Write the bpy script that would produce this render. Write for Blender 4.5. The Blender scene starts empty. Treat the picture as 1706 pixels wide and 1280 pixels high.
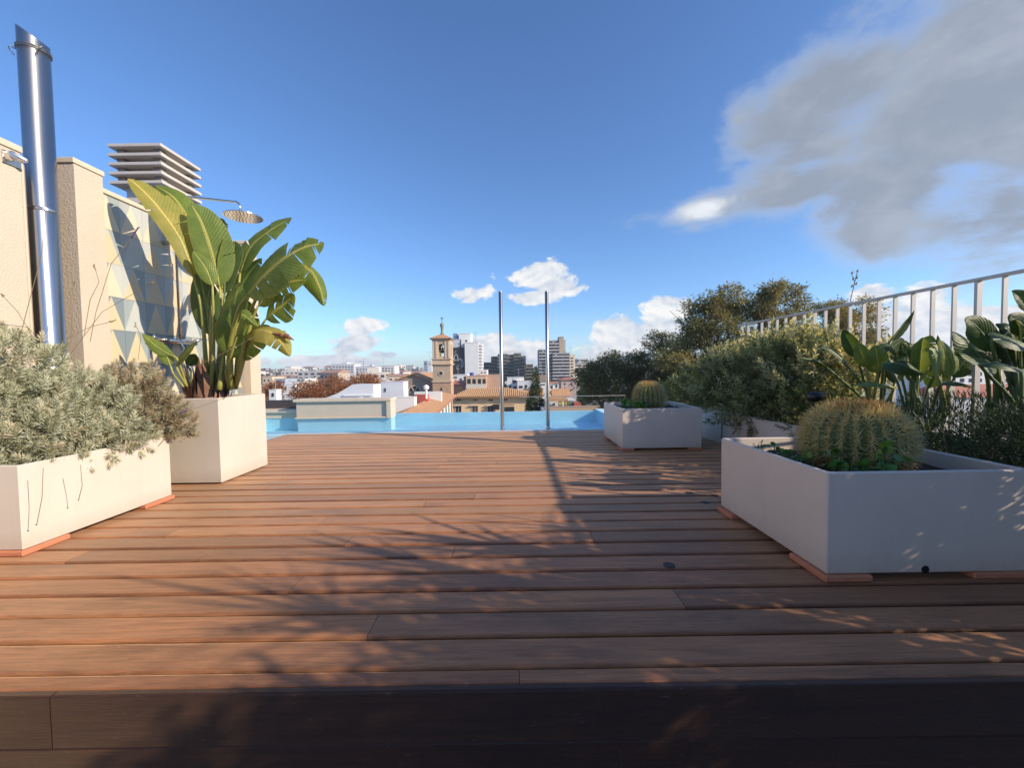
import bpy, math, random
import numpy as np
from mathutils import Vector, Matrix
R_ = math.radians
SC = bpy.context.scene
COL = SC.collection

# ------------------------------------------------------------------ camera
H = .9
PITCH = math.atan(25/670); ROLL = R_(.83)
cd = bpy.data.cameras.new('camera'); cam = bpy.data.objects.new('camera', cd); COL.objects.link(cam)
cd.sensor_width = 36; cd.lens = 36*670/1706; cd.clip_start = .05; cd.clip_end = 9000
cam.matrix_world = Matrix.Translation((0, 0, H)) @ Matrix.Rotation(R_(90)-PITCH, 4, 'X') @ Matrix.Rotation(-ROLL, 4, 'Z')
SC.camera = cam

# ------------------------------------------------------------------ world: physical sky with clouds by direction
SUN_EL, SUN_AZ = 25.5, 21.5            # elevation; degrees behind the +x axis
sx, sy, sz = math.cos(R_(SUN_AZ))*math.cos(R_(SUN_EL)), -math.sin(R_(SUN_AZ))*math.cos(R_(SUN_EL)), math.sin(R_(SUN_EL))
W = bpy.data.worlds.new('World'); SC.world = W; W.use_nodes = True
nt = W.node_tree; nt.nodes.clear()
def nd(t, **k):
    n = nt.nodes.new(t)
    for a, b in k.items(): setattr(n, a, b)
    return n
class V:
    def __init__(s, sock): s.s = sock
    @staticmethod
    def m(op, *a, clamp=False):
        n = nd('ShaderNodeMath', operation=op, use_clamp=clamp)
        for i, x in enumerate(a):
            if isinstance(x, V): nt.links.new(x.s, n.inputs[i])
            else: n.inputs[i].default_value = x
        return V(n.outputs[0])
    def __add__(s, o): return V.m('ADD', s, o)
    def __radd__(s, o): return V.m('ADD', s, o)
    def __sub__(s, o): return V.m('SUBTRACT', s, o)
    def __rsub__(s, o): return V.m('SUBTRACT', o, s)
    def __mul__(s, o): return V.m('MULTIPLY', s, o)
    def __rmul__(s, o): return V.m('MULTIPLY', s, o)
def sstep(x, a, b):
    n = nd('ShaderNodeMapRange', interpolation_type='SMOOTHSTEP')
    nt.links.new(x.s, n.inputs[0]); n.inputs[1].default_value = a; n.inputs[2].default_value = b
    return V(n.outputs[0])
sky = nd('ShaderNodeTexSky', sky_type='NISHITA', sun_disc=False)
sky.sun_elevation = R_(SUN_EL); sky.sun_rotation = R_(90+SUN_AZ)
sky.altitude = 30; sky.air_density = 1.0; sky.dust_density = .35; sky.ozone_density = 3.0
tc = nd('ShaderNodeTexCoord'); sp = nd('ShaderNodeSeparateXYZ'); nt.links.new(tc.outputs['Generated'], sp.inputs[0])
dx, dy, dz = (V(sp.outputs[i]) for i in range(3))
az = V.m('ARCTAN2', dx, dy)*57.29578
el = V.m('ARCSINE', dz)*57.29578
def comb(x, y, z):
    n = nd('ShaderNodeCombineXYZ')
    for i, q in enumerate((x, y, z)):
        if isinstance(q, V): nt.links.new(q.s, n.inputs[i])
        else: n.inputs[i].default_value = q
    return n.outputs[0]
def noise(x, y, z, scale, detail, rough=.55, dist=0.):
    n = nd('ShaderNodeTexNoise', noise_dimensions='3D'); n.inputs['Scale'].default_value = scale
    n.inputs['Detail'].default_value = detail; n.inputs['Roughness'].default_value = rough; n.inputs['Distortion'].default_value = dist
    nt.links.new(comb(x, y, z), n.inputs['Vector']); return V(n.outputs['Fac'])
def dirof(u, v):
    x = (u-853)/670; y = -(v-640)/670
    x, y = x*math.cos(ROLL)+y*math.sin(ROLL), -x*math.sin(ROLL)+y*math.cos(ROLL)
    a, b, c = x, math.cos(PITCH)+y*math.sin(PITCH), -math.sin(PITCH)+y*math.cos(PITCH)
    return a, b, c
def azel(u, v):
    a, b, c = dirof(u, v)
    return math.degrees(math.atan2(a, b)), math.degrees(math.atan2(c, math.hypot(a, b)))
def blob(u, v, ru, rv, tilt=0):
    "a soft elliptical cloud cell centred in the direction of photo point (u,v): 1 at the centre, 0 at its rim"
    a0, e0 = azel(u, v); a1, _ = azel(u+ru, v); _, e1 = azel(u, v-rv)
    wa, we = abs(a1-a0), abs(e1-e0)
    t = R_(tilt); c, s = math.cos(t), math.sin(t)
    p = (az-a0)*(1/wa); q = (el-e0)*(1/we)
    if tilt: p, q = p*c+q*s, q*c-p*s
    return V.m('SUBTRACT', 1., V.m('SQRT', p*p+q*q))
def union(bl):
    r = bl[0]
    for b in bl[1:]: r = V.m('SMOOTH_MAX', r, b, .25)
    return r
# cumulus: crisp white heaps
cum = union([blob(915, 446, 52, 30), blob(897, 470, 72, 26), blob(880, 494, 62, 16), blob(785, 490, 52, 20), 
    blob(594, 547, 46, 17), blob(600, 570, 60, 20), blob(650, 590, 45, 14), blob(840, 590, 80, 34), blob(780, 580, 50, 24), blob(905, 600, 70, 28),
    blob(1035, 556, 74, 46), blob(1095, 540, 72, 42), blob(1010, 590, 84, 50), blob(1450, 492, 62, 34), blob(1530, 508, 80, 46), blob(1480, 545, 130, 66),
    blob(1600, 540, 120, 62), blob(1690, 555, 110, 76), blob(1560, 590, 200, 60), blob(1790, 540, 120, 60), blob(560, 604, 120, 12), blob(1300, 580, 160, 30),
    blob(1550, 600, 150, 50), blob(300, 560, 120, 30), blob(100, 540, 150, 40), blob(-200, 540, 200, 60)])
n1 = noise(az*.16, el*.24, 3.1, 1.0, 9, .60, .35)
n1b = noise(az*.16-.07, el*.24-.14, 3.1, 1.0, 6, .58, .35)
dens = cum*1.15 + (n1-.5)*3.4
mcum = sstep(dens, .14, .46)
core = sstep(dens, .35, 1.25)
lit = sstep((n1-n1b)*1.0, -.16, .14)
# high stratus bank, upper right
strat = union([blob(1600, 200, 420, 200, 18), blob(1700, 60, 420, 260), blob(1480, 320, 290, 110), blob(1320, 320, 210, 60, 6), blob(1160, 355, 140, 40, 4),
    blob(1690, 330, 400, 175), blob(1380, 150, 220, 110, 20), blob(2300, -100, 1100, 650), blob(1440, 390, 110, 76), blob(1330, 230, 160, 110)])
n2 = noise(az*.055, el*.09, 9.4, 1.0, 12, .62, .5)
n2b = noise(az*.10, el*.17, 5.2, 1.0, 8, .6, .2)
d2 = strat*1.3 + (n2-.5)*2.6 + (n2b-.5)*1.7
mstr = sstep(d2, -.06, .95)
c2 = sstep(d2, .25, .95)
tip = blob(1178, 345, 90, 34)
tipm = sstep(tip+(n1-.5)*1.6, .2, .8)
# thin veil low on the horizon
veil = sstep(noise(az*.05, el*.35, 1.7, 1.0, 6, .6)*1.0, .42, .75)*sstep(el*-1., -9., -.5)*.55
def mixc(f, a, b):
    n = nd('ShaderNodeMix', data_type='RGBA', clamp_factor=True)
    if isinstance(f, V): nt.links.new(f.s, n.inputs[0])
    else: n.inputs[0].default_value = f
    for k, x in ((6, a), (7, b)):
        if isinstance(x, tuple): n.inputs[k].default_value = (*x, 1)
        else: nt.links.new(x, n.inputs[k])
    return n.outputs[2]
K = .80/.12                               # radiance units inside the sky's strength
cumcol = mixc(lit, (.50*K, .58*K, .70*K), (.93*K, .92*K, .90*K))
cumcol = mixc(core*.35, cumcol, (.80*K, .82*K, .86*K))
strc = mixc(c2, (.46*K, .54*K, .67*K), (.29*K, .33*K, .40*K))
strc = mixc(sstep(n2b, .46, .72)*.6, strc, (.44*K, .48*K, .54*K))
strc = mixc(tipm, strc, (.80*K, .83*K, .86*K))
tint = nd('ShaderNodeMix', data_type='RGBA', blend_type='MULTIPLY'); tint.inputs[0].default_value = 1
nt.links.new(sky.outputs[0], tint.inputs[6]); tint.inputs[7].default_value = (.78, .98, 1.24, 1)
c = mixc(veil, tint.outputs[2], (.66*K, .74*K, .84*K))
c = mixc(mstr*.93, c, strc)
c = mixc(mcum, c, cumcol)
bg = nd('ShaderNodeBackground'); bg.inputs[1].default_value = .122
nt.links.new(c, bg.inputs[0]); wo = nd('ShaderNodeOutputWorld'); nt.links.new(bg.outputs[0], wo.inputs[0])
W.cycles.sampling_method = 'MANUAL'; W.cycles.sample_map_resolution = 512

# ------------------------------------------------------------------ sun
sl = bpy.data.lights.new('sun', 'SUN'); sl.energy = 4.8; sl.angle = R_(.5); sl.color = (1, .84, .65)
so = bpy.data.objects.new('sun', sl); COL.objects.link(so)
so.rotation_euler = Vector((sx, sy, sz)).to_track_quat('Z', 'Y').to_euler(); so.location = (20, -5, 15)
SC.view_settings.view_transform = 'Standard'; SC.view_settings.look = 'None'
SC.view_settings.exposure = .45; SC.view_settings.gamma = 1; SC.view_settings.use_curve_mapping = False

# ------------------------------------------------------------------ helpers
rnd = random.Random(7); rng = np.random.default_rng(11)
def at(u, v, y):
    "world point seen at photo pixel (u,v) at distance y"
    a, b, c = dirof(u, v); t = y/b; return Vector((a*t, y, H+c*t))
def props(o, label=None, cat=None, group=None, kind=None):
    if label: o['label'] = label
    if cat: o['category'] = cat
    if group: o['group'] = group
    if kind: o['kind'] = kind
    return o
def thing(name, label, cat, loc=(0, 0, 0), group=None, kind=None):
    o = bpy.data.objects.new(name, None); COL.objects.link(o); o.location = loc; o.empty_display_size = .1
    return props(o, label, cat, group, kind)
def worldloc(o):
    v = Vector(o.location)
    while o.parent: o = o.parent; v += Vector(o.location)
    return v
class MB:
    "collects polygons in world coordinates"
    def __init__(s): s.v = []; s.f = []; s.m = []; s.uv = None
    def poly(s, pts, m=0):
        i = len(s.v); s.v += [tuple(p) for p in pts]; s.f.append(tuple(range(i, i+len(pts)))); s.m.append(m)
    def add(s, vs, fs, m=0):
        i = len(s.v); s.v += [tuple(p) for p in vs]; s.f += [tuple(i+k for k in f) for f in fs]
        s.m += (m if isinstance(m, list) else [m]*len(fs)); return s
    def box(s, x0, x1, y0, y1, z0, z1, m=0):
        return s.add([(x0,y0,z0),(x1,y0,z0),(x1,y1,z0),(x0,y1,z0),(x0,y0,z1),(x1,y0,z1),(x1,y1,z1),(x0,y1,z1)],
              [(0,3,2,1),(4,5,6,7),(0,1,5,4),(1,2,6,5),(2,3,7,6),(3,0,4,7)], m)
    def tube(s, pts, r, n=8, m=0, cap=True):
        pts = [Vector(p) for p in pts]; rs = r if isinstance(r, (list, tuple)) else [r]*len(pts)
        vs = []; up = Vector((.13, .21, .97))
        for i, p in enumerate(pts):
            d = (pts[min(i+1, len(pts)-1)]-pts[max(i-1, 0)]).normalized()
            a = d.cross(up)
            if a.length < 1e-3: a = d.cross(Vector((1, 0, 0)))
            a.normalize(); b = d.cross(a)
            for k in range(n):
                t = 2*math.pi*k/n; vs.append(p+(a*math.cos(t)+b*math.sin(t))*rs[i])
        fs = [(i*n+k, (i+1)*n+k, (i+1)*n+(k+1) % n, i*n+(k+1) % n) for i in range(len(pts)-1) for k in range(n)]
        if cap: fs += [tuple(range(n)), tuple(reversed([(len(pts)-1)*n+k for k in range(n)]))]
        return s.add(vs, fs, m)
    def lathe(s, cx, cy, prof, n=16, m=0):
        vs = [(cx+r*math.cos(2*math.pi*k/n), cy+r*math.sin(2*math.pi*k/n), z) for r, z in prof for k in range(n)]
        fs = [(i*n+k, i*n+(k+1) % n, (i+1)*n+(k+1) % n, (i+1)*n+k) for i in range(len(prof)-1) for k in range(n)]
        fs += [tuple(reversed(range(n))), tuple((len(prof)-1)*n+k for k in range(n))]
        return s.add(vs, fs, m)
    def prism(s, prof, axis, a, b, m=0):
        "closed profile (list of 2D points) pushed along an axis from a to b"
        def P(p, t): return {'x': (t, p[0], p[1]), 'y': (p[0], t, p[1]), 'z': (p[0], p[1], t)}[axis]
        n = len(prof); vs = [P(p, a) for p in prof]+[P(p, b) for p in prof]
        return s.add(vs, [tuple(range(n)), tuple(reversed(range(n, 2*n)))]+[(k, k+n, (k+1) % n+n, (k+1) % n) for k in range(n)], m)
    def mesh(s, name, mats, org=(0, 0, 0), smooth=False):
        me = bpy.data.meshes.new(name); o = Vector(org)
        me.from_pydata([(x-o.x, y-o.y, z-o.z) for x, y, z in s.v], [], s.f)
        for q in (mats if isinstance(mats, (list, tuple)) else [mats]): me.materials.append(q)
        me.polygons.foreach_set('material_index', s.m)
        if smooth: me.polygons.foreach_set('use_smooth', [True]*len(s.f))
        me.update(); return me
    def build(s, name, mats, parent=None, org=None, smooth=False, bevel=0, fix=True, **pp):
        if parent: org = worldloc(parent)
        elif org is None: org = (0, 0, 0)
        me = s.mesh(name, mats, org, smooth)
        if fix:
            import bmesh
            b = bmesh.new(); b.from_mesh(me)
            if bevel:
                bmesh.ops.bevel(b, geom=b.edges[:], offset=bevel, segments=1, affect='EDGES')
            bmesh.ops.recalc_face_normals(b, faces=b.faces); b.to_mesh(me); b.free()
        o = bpy.data.objects.new(name, me); COL.objects.link(o)
        if parent: o.parent = parent
        else: o.location = org
        return props(o, **pp)
def npmesh(name, verts, quads, mats, parent=None, org=(0, 0, 0), mi=None, tint=None, uv=None, smooth=False, **pp):
    "fast mesh from arrays: verts (n,3), quads (m,4), per-face tint"
    if parent: org = worldloc(parent)
    verts = np.asarray(verts, np.float32)-np.array(org, np.float32)
    quads = np.asarray(quads, np.int32)
    me = bpy.data.meshes.new(name); k = quads.shape[1]
    me.vertices.add(len(verts)); me.vertices.foreach_set('co', verts.ravel())
    me.loops.add(quads.size); me.loops.foreach_set('vertex_index', quads.ravel())
    me.polygons.add(len(quads)); me.polygons.foreach_set('loop_start', np.arange(0, quads.size, k, dtype=np.int32))
    if hasattr(me.polygons[0], 'loop_total'):
        try: me.polygons.foreach_set('loop_total', np.full(len(quads), k, np.int32))
        except Exception: pass
    for q in (mats if isinstance(mats, (list, tuple)) else [mats]): me.materials.append(q)
    if mi is not None: me.polygons.foreach_set('material_index', np.asarray(mi, np.int32))
    if tint is not None:
        a = me.attributes.new('tint', 'FLOAT', 'FACE'); a.data.foreach_set('value', np.asarray(tint, np.float32))
    if uv is not None:
        u = me.uv_layers.new(name='uv'); u.data.foreach_set('uv', np.asarray(uv, np.float32).ravel())
    if smooth: me.polygons.foreach_set('use_smooth', np.ones(len(quads), bool))
    me.update(calc_edges=True)
    o = bpy.data.objects.new(name, me); COL.objects.link(o)
    if parent: o.parent = parent
    else: o.location = org
    return props(o, **pp)
def frames(d, roll=None):
    "rotation matrices whose local y follows d (k,3), turned by roll about it"
    d = d/np.linalg.norm(d, axis=1, keepdims=True); k = len(d)
    up = np.tile([0., 0., 1.], (k, 1)); up[np.abs(d[:, 2]) > .95] = [1, 0, 0]
    x = np.cross(d, up); x /= np.linalg.norm(x, axis=1, keepdims=True); z = np.cross(x, d)
    if roll is None: roll = rng.uniform(0, 2*math.pi, k)
    c, s = np.cos(roll)[:, None], np.sin(roll)[:, None]
    x, z = x*c+z*s, z*c-x*s
    return np.stack([x, d, z], axis=2)
def inst(tv, tf, R, T, S):
    k = len(T); tv = np.asarray(tv, float); tf = np.asarray(tf)
    S = np.asarray(S, float)
    if S.ndim == 1: S = S[:, None]
    v = np.einsum('kij,knj->kni', R, tv[None]*S[:, None, :]) + T[:, None, :]
    f = tf[None]+(np.arange(k)*len(tv))[:, None, None]
    return v.reshape(-1, 3), f.reshape(-1, tf.shape[1])
def leaf_t(w=.3, fold=.12, curve=.15):
    "a pointed folded leaf of length 1 along y: 4 quads"
    ys = [0, .35, .72, 1.]; ws = [.05, .5, .42, .03]
    v = []
    for y, q in zip(ys, ws):
        z = -curve*y*y
        v += [(-w*q, y, z+fold*q*w*2), (0, y, z), (w*q, y, z+fold*q*w*2)]
    f = []
    for i in range(3): f += [(3*i, 3*i+1, 3*i+4, 3*i+3), (3*i+1, 3*i+2, 3*i+5, 3*i+4)]
    return np.array(v), np.array(f)
def leaf_2(w=.3, curve=.15):
    v = [(-.03*w, 0, 0), (.03*w, 0, 0), (-.5*w, .45, 0), (.5*w, .45, 0), (-.06*w, 1, -curve), (.06*w, 1, -curve)]
    return np.array(v), np.array([(0, 1, 3, 2), (2, 3, 5, 4)])
def in_blobs(blobs, n, shell=.55):
    "random points in a set of ellipsoids (cx,cy,cz,rx,ry,rz), thicker towards their skins; returns points and outward directions"
    w = np.array([b[3]*b[4]+b[4]*b[5]+b[3]*b[5] for b in blobs]); i = rng.choice(len(blobs), n, p=w/w.sum())
    B = np.array(blobs)[i]; d = rng.normal(size=(n, 3)); d /= np.linalg.norm(d, axis=1, keepdims=True)
    r = (shell+(1-shell)*rng.random(n)**.7)[:, None]*rng.uniform(.93, 1.1, n)[:, None]
    p = B[:, :3]+d*r*B[:, 3:]
    o = d/B[:, 3:]; o /= np.linalg.norm(o, axis=1, keepdims=True)
    return p, o

# ------------------------------------------------------------------ materials
def newmat(name):
    m = bpy.data.materials.new(name); m.use_nodes = True
    t = m.node_tree; b = t.nodes['Principled BSDF']; return m, t, b
def ramp(t, fac, stops):
    n = t.nodes.new('ShaderNodeValToRGB'); e = n.color_ramp.elements
    e[0].position, e[0].color = stops[0][0], (*stops[0][1], 1); e[1].position, e[1].color = stops[-1][0], (*stops[-1][1], 1)
    for p, c in stops[1:-1]: q = e.new(p); q.color = (*c, 1)
    t.links.new(fac, n.inputs[0]); return n.outputs[0]
def tnoise(t, scale, detail=5, rough=.6, vec=None, sc=None, coord='Object'):
    n = t.nodes.new('ShaderNodeTexNoise'); n.inputs['Scale'].default_value = scale; n.inputs['Detail'].default_value = detail; n.inputs['Roughness'].default_value = rough
    c = t.nodes.new('ShaderNodeTexCoord'); o = c.outputs[coord]
    if sc:
        mp = t.nodes.new('ShaderNodeMapping'); mp.inputs['Scale'].default_value = sc; t.links.new(o, mp.inputs[0]); o = mp.outputs[0]
    t.links.new(o, n.inputs['Vector']); return n.outputs['Fac']
def bump(t, b, h, strength, dist):
    n = t.nodes.new('ShaderNodeBump'); n.inputs['Strength'].default_value = strength; n.inputs['Distance'].default_value = dist
    t.links.new(h, n.inputs['Height']); t.links.new(n.outputs[0], b.inputs['Normal']); return n
def mul(c, k): return tuple(min(1, x*k) for x in c)
def plain(name, c, rough=.8, var=.12, vs=1.5, metal=0, bs=0, bd=.005, bscale=60, spec=.5):
    m, t, b = newmat(name)
    b.inputs['Roughness'].default_value = rough; b.inputs['Metallic'].default_value = metal; b.inputs['Specular IOR Level'].default_value = spec
    if var:
        col = ramp(t, tnoise(t, vs, 8, .65), [(.25, mul(c, 1-var)), (.5, c), (.75, mul(c, 1+var*.6))])
        t.links.new(col, b.inputs['Base Color'])
    else: b.inputs['Base Color'].default_value = (*c, 1)
    if bs: bump(t, b, tnoise(t, bscale, 4, .6), bs, bd)
    return m
def foliage(name, cols, trans=.35, rough=.5, spec=.35, nscale=3.):
    "leaf material: colour by per-leaf tint, partly translucent"
    m, t, b = newmat(name); a = t.nodes.new('ShaderNodeAttribute'); a.attribute_name = 'tint'
    n = len(cols); col = ramp(t, a.outputs['Fac'], [(i/(n-1), c) for i, c in enumerate(cols)])
    t.links.new(col, b.inputs['Base Color']); b.inputs['Roughness'].default_value = rough; b.inputs['Specular IOR Level'].default_value = spec
    tr = t.nodes.new('ShaderNodeBsdfTranslucent'); mx = t.nodes.new('ShaderNodeMixShader'); mx.inputs[0].default_value = trans
    g = t.nodes.new('ShaderNodeMix'); g.data_type = 'RGBA'; g.blend_type = 'MULTIPLY'; g.inputs[0].default_value = 1; g.inputs[7].default_value = (1.5, 1.35, .6, 1)
    t.links.new(col, g.inputs[6]); t.links.new(g.outputs[2], tr.inputs[0])
    t.links.new(b.outputs[0], mx.inputs[1]); t.links.new(tr.outputs[0], mx.inputs[2]); t.links.new(mx.outputs[0], t.nodes['Material Output'].inputs[0])
    return m

def wood_mat(name, base, seed):
    m, t, b = newmat(name); L = t.links
    oi = t.nodes.new('ShaderNodeObjectInfo'); tcn = t.nodes.new('ShaderNodeTexCoord')
    off = t.nodes.new('ShaderNodeVectorMath'); off.operation = 'SCALE'; cmb = t.nodes.new('ShaderNodeCombineXYZ')
    L.new(oi.outputs['Random'], cmb.inputs[0]); L.new(oi.outputs['Random'], cmb.inputs[1]); L.new(oi.outputs['Random'], cmb.inputs[2])
    L.new(cmb.outputs[0], off.inputs[0]); off.inputs['Scale'].default_value = 37
    add = t.nodes.new('ShaderNodeVectorMath'); L.new(tcn.outputs['Object'], add.inputs[0]); L.new(off.outputs[0], add.inputs[1])
    def nz(sc, scale, det, rgh=.6, dist=0):
        mp = t.nodes.new('ShaderNodeMapping'); mp.inputs['Scale'].default_value = sc; L.new(add.outputs[0], mp.inputs[0])
        n = t.nodes.new('ShaderNodeTexNoise'); n.inputs['Scale'].default_value = scale; n.inputs['Detail'].default_value = det; n.inputs['Roughness'].default_value = rgh
        n.inputs['Distortion'].default_value = dist; L.new(mp.outputs[0], n.inputs['Vector']); return n.outputs['Fac']
    grain = nz((.9, 16, 16), 3, 9, .78, .8); blotch = nz((1, 2.2, 2.2), 2.3, 6, .6); fine = nz((3, 90, 90), 3, 4, .7)
    scuff = nz((2.5, 9, 9), 9, 8, .75, .5)
    g = ramp(t, grain, [(.3, mul(base, .5)), (.5, base), (.7, mul(base, 1.45))])
    bl = ramp(t, blotch, [(.3, (.60, .56, .55)), (.48, (.92, .92, .92)), (.7, (1.12, 1.10, 1.06))])
    def mulmix(a, bb, blend='MULTIPLY', f=1.):
        x = t.nodes.new('ShaderNodeMix'); x.data_type = 'RGBA'; x.blend_type = blend
        if isinstance(f, float): x.inputs[0].default_value = f
        else: L.new(f, x.inputs[0])
        L.new(a, x.inputs[6])
        if isinstance(bb, tuple): x.inputs[7].default_value = (*bb, 1)
        else: L.new(bb, x.inputs[7])
        return x.outputs[2]
    c = mulmix(g, bl)
    tone = ramp(t, oi.outputs['Random'], [(0, (.70, .65, .64)), (.3, (.95, .86, .82)), (.5, (1.12, 1.02, .95)), (.75, (1.2, 1.16, 1.08)), (1, (.86, .92, .96))])
    c = mulmix(c, tone)
    sc = ramp(t, scuff, [(.0, (0, 0, 0)), (.60, (0, 0, 0)), (.70, (.5, .5, .5)), (1, (.7, .7, .7))])
    c = mulmix(c, tuple(min(1, .10+x*1.25) for x in base), 'MIX', sc)
    # paler weathered speckles and darker pores
    pore = ramp(t, fine, [(.3, (.72, .72, .72)), (.48, (1, 1, 1)), (1, (1.05, 1.05, 1.05))]); c = mulmix(c, pore)
    L.new(c, b.inputs['Base Color'])
    rr = ramp(t, blotch, [(.2, (.46,)*3), (.8, (.64,)*3)]); L.new(rr, b.inputs['Roughness']); b.inputs['Specular IOR Level'].default_value = .4; b.inputs['Sheen Weight'].default_value = .55; b.inputs['Sheen Roughness'].default_value = .35; b.inputs['Sheen Tint'].default_value = (1, .74, .48, 1)
    hh = t.nodes.new('ShaderNodeMath'); hh.operation = 'ADD'; L.new(grain, hh.inputs[0]); L.new(fine, hh.inputs[1]); bump(t, b, hh.outputs[0], .35, .0025)
    return m
WOOD = wood_mat('deck_wood', (.295, .132, .060), 0)
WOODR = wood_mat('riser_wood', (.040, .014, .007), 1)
DARK = plain('dark_void', (.012, .011, .01), .9, 0)
CREAM = plain('cream_lacquer', (.60, .548, .48), .42, .09, 2.2, bs=.05, bd=.001, bscale=150, spec=.4)
WHITEP = plain('white_lacquer', (.64, .555, .47), .4, .08, 2.0, bs=.05, bd=.001, bscale=150, spec=.4)
TERRA = plain('terracotta', (.50, .19, .10), .8, .2, 14, bs=.3, bd=.002, bscale=90)
def grime(m, z0=.03, z1=.13):
    "soil splash near the foot and faint run marks"
    t = m.node_tree; b = t.nodes['Principled BSDF']; L = t.links; src = b.inputs['Base Color'].links[0].from_socket
    g = t.nodes.new('ShaderNodeNewGeometry'); sp_ = t.nodes.new('ShaderNodeSeparateXYZ'); L.new(g.outputs['Position'], sp_.inputs[0])
    mr = t.nodes.new('ShaderNodeMapRange'); L.new(sp_.outputs[2], mr.inputs[0]); mr.inputs[1].default_value = z1; mr.inputs[2].default_value = z0; mr.inputs[3].default_value = 0; mr.inputs[4].default_value = .62
    n1 = tnoise(t, 22, 8, .75); a = t.nodes.new('ShaderNodeMath'); a.operation = 'MULTIPLY'; L.new(mr.outputs[0], a.inputs[0]); L.new(n1, a.inputs[1])
    st = ramp(t, tnoise(t, 3, 5, .6, sc=(9, 9, .6)), [(.5, (0, 0, 0)), (.7, (.07,)*3), (.85, (.10,)*3)])
    ad = t.nodes.new('ShaderNodeMath'); ad.operation = 'ADD'; ad.use_clamp = True; L.new(a.outputs[0], ad.inputs[0]); L.new(st, ad.inputs[1])
    mx = t.nodes.new('ShaderNodeMix'); mx.data_type = 'RGBA'; L.new(ad.outputs[0], mx.inputs[0]); L.new(src, mx.inputs[6]); mx.inputs[7].default_value = (.36, .28, .20, 1); L.new(mx.outputs[2], b.inputs['Base Color'])
grime(CREAM); grime(WHITEP)
STUCCO = plain('cream_stucco', (.56, .475, .375), .93, .08, 2.5, bs=.9, bd=.006, bscale=80)
COPING = plain('stone_coping', (.60, .50, .38), .8, .1, 6, bs=.2, bd=.002, bscale=80)
CHROME = plain('brushed_steel', (.62, .60, .57), .2, .06, 3, metal=1)
FLUEM = plain('flue_steel', (.70, .69, .67), .26, .07, 2, metal=1, bs=.05, bd=.002, bscale=12)
def aniso(m):
    t = m.node_tree; b = t.nodes['Principled BSDF']; tg = t.nodes.new('ShaderNodeTangent'); tg.direction_type = 'RADIAL'; tg.axis = 'Z'
    t.links.new(tg.outputs[0], b.inputs['Tangent']); b.inputs['Anisotropic'].default_value = .85; b.inputs['Anisotropic Rotation'].default_value = .25; b.inputs['Roughness'].default_value = .33; return m
aniso(FLUEM)
POLEM = aniso(plain('pole_steel', (.62, .58, .52), .3, .06, 3, metal=1))
WIRE = plain('dull_wire', (.30, .28, .25), .5, 0, metal=1)
RAILM = plain('rail_metal', (.50, .46, .41), .45, .05, 4, metal=.25)
SOIL = plain('soil', (.06, .045, .032), .95, .35, 30, bs=1, bd=.02, bscale=60)
CONC = plain('pale_concrete', (.52, .48, .44), .85, .12, 4, bs=.2, bd=.004, bscale=50)
WHITE = plain('white_render', (.74, .74, .72), .85, .06, .3)
OFFW = plain('offwhite_render', (.62, .60, .55), .88, .1, .25)
GREYR = plain('grey_render', (.36, .36, .36), .88, .12, .25)
OCHRE = plain('ochre_render', (.74, .54, .32), .9, .12, .3)
SAND = plain('sandstone', (.58, .43, .29), .92, .22, .8, bs=.4, bd=.05, bscale=3)
SANDR = plain('rubble_stone', (.48, .31, .20), .95, .45, 2.6, bs=.8, bd=.08, bscale=4)
BRICKM = plain('pink_brick', (.55, .35, .25), .92, .14, 1.2)
ROOFT = plain('clay_tiles', (.50, .27, .13), .9, .4, 3.2)
ROOFR = plain('red_roof', (.42, .17, .11), .9, .2, 1)
GLASSD = plain('dark_pane', (.035, .04, .045), .15, 0)
GREENS = plain('green_shutter', (.10, .15, .10), .7, .1, 2)
DARKB = plain('dark_facade', (.10, .11, .095), .8, .3, .3)
BLACKF = plain('black_cladding', (.018, .020, .022), .5, .1, .2)
REDP = plain('red_paint', (.42, .09, .07), .8, .1, 1)
GROUNDM = plain('city_ground', (.12, .11, .10), .95, .3, .02)
BARK = plain('bark', (.16, .12, .09), .95, .3, 3, bs=.6, bd=.02, bscale=12)
BARKB = plain('pale_bark', (.26, .21, .16), .95, .3, 3, bs=.6, bd=.02, bscale=12)
BLACKP = plain('black_plastic', (.012, .012, .014), .3, 0)

# ================================================================== STRUCTURE
# ---- city ground: flat below the terrace, rising into the far town
def ground_z(x, y):
    d = math.hypot(x, y)
    return -14 + max(0, d-170)*.0195*(1 if d < 900 else 0) + (730*.0195+ (d-900)*.004 if d >= 900 else 0)
gv = []; gf = []; rads = [0, 20, 60, 120, 170, 250, 400, 600, 900, 1400]; NS = 72
for r in rads:
    for k in range(NS):
        x, y = r*math.cos(2*math.pi*k/NS), r*math.sin(2*math.pi*k/NS); gv.append((x, y, ground_z(x, y)))
for i in range(len(rads)-1):
    for k in range(NS): gf.append((i*NS+k, (i+1)*NS+k, (i+1)*NS+(k+1) % NS, i*NS+(k+1) % NS))
g = MB(); g.add(gv, gf); g.build('ground', GROUNDM, kind='structure', fix=False)

# ---- building carrying the terrace
b = MB(); b.box(-9, 3.4, -6, 5.86, -13.9, -.36); b.box(-9, 3.4, 5.86, 8.9, -13.9, -1.45)
b.build('terrace_building', OFFW, kind='structure')
b = MB(); b.box(-9, 3.38, -5.9, 1.09, -.355, -.31); b.build('lower_terrace_floor', CONC, kind='structure')
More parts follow.
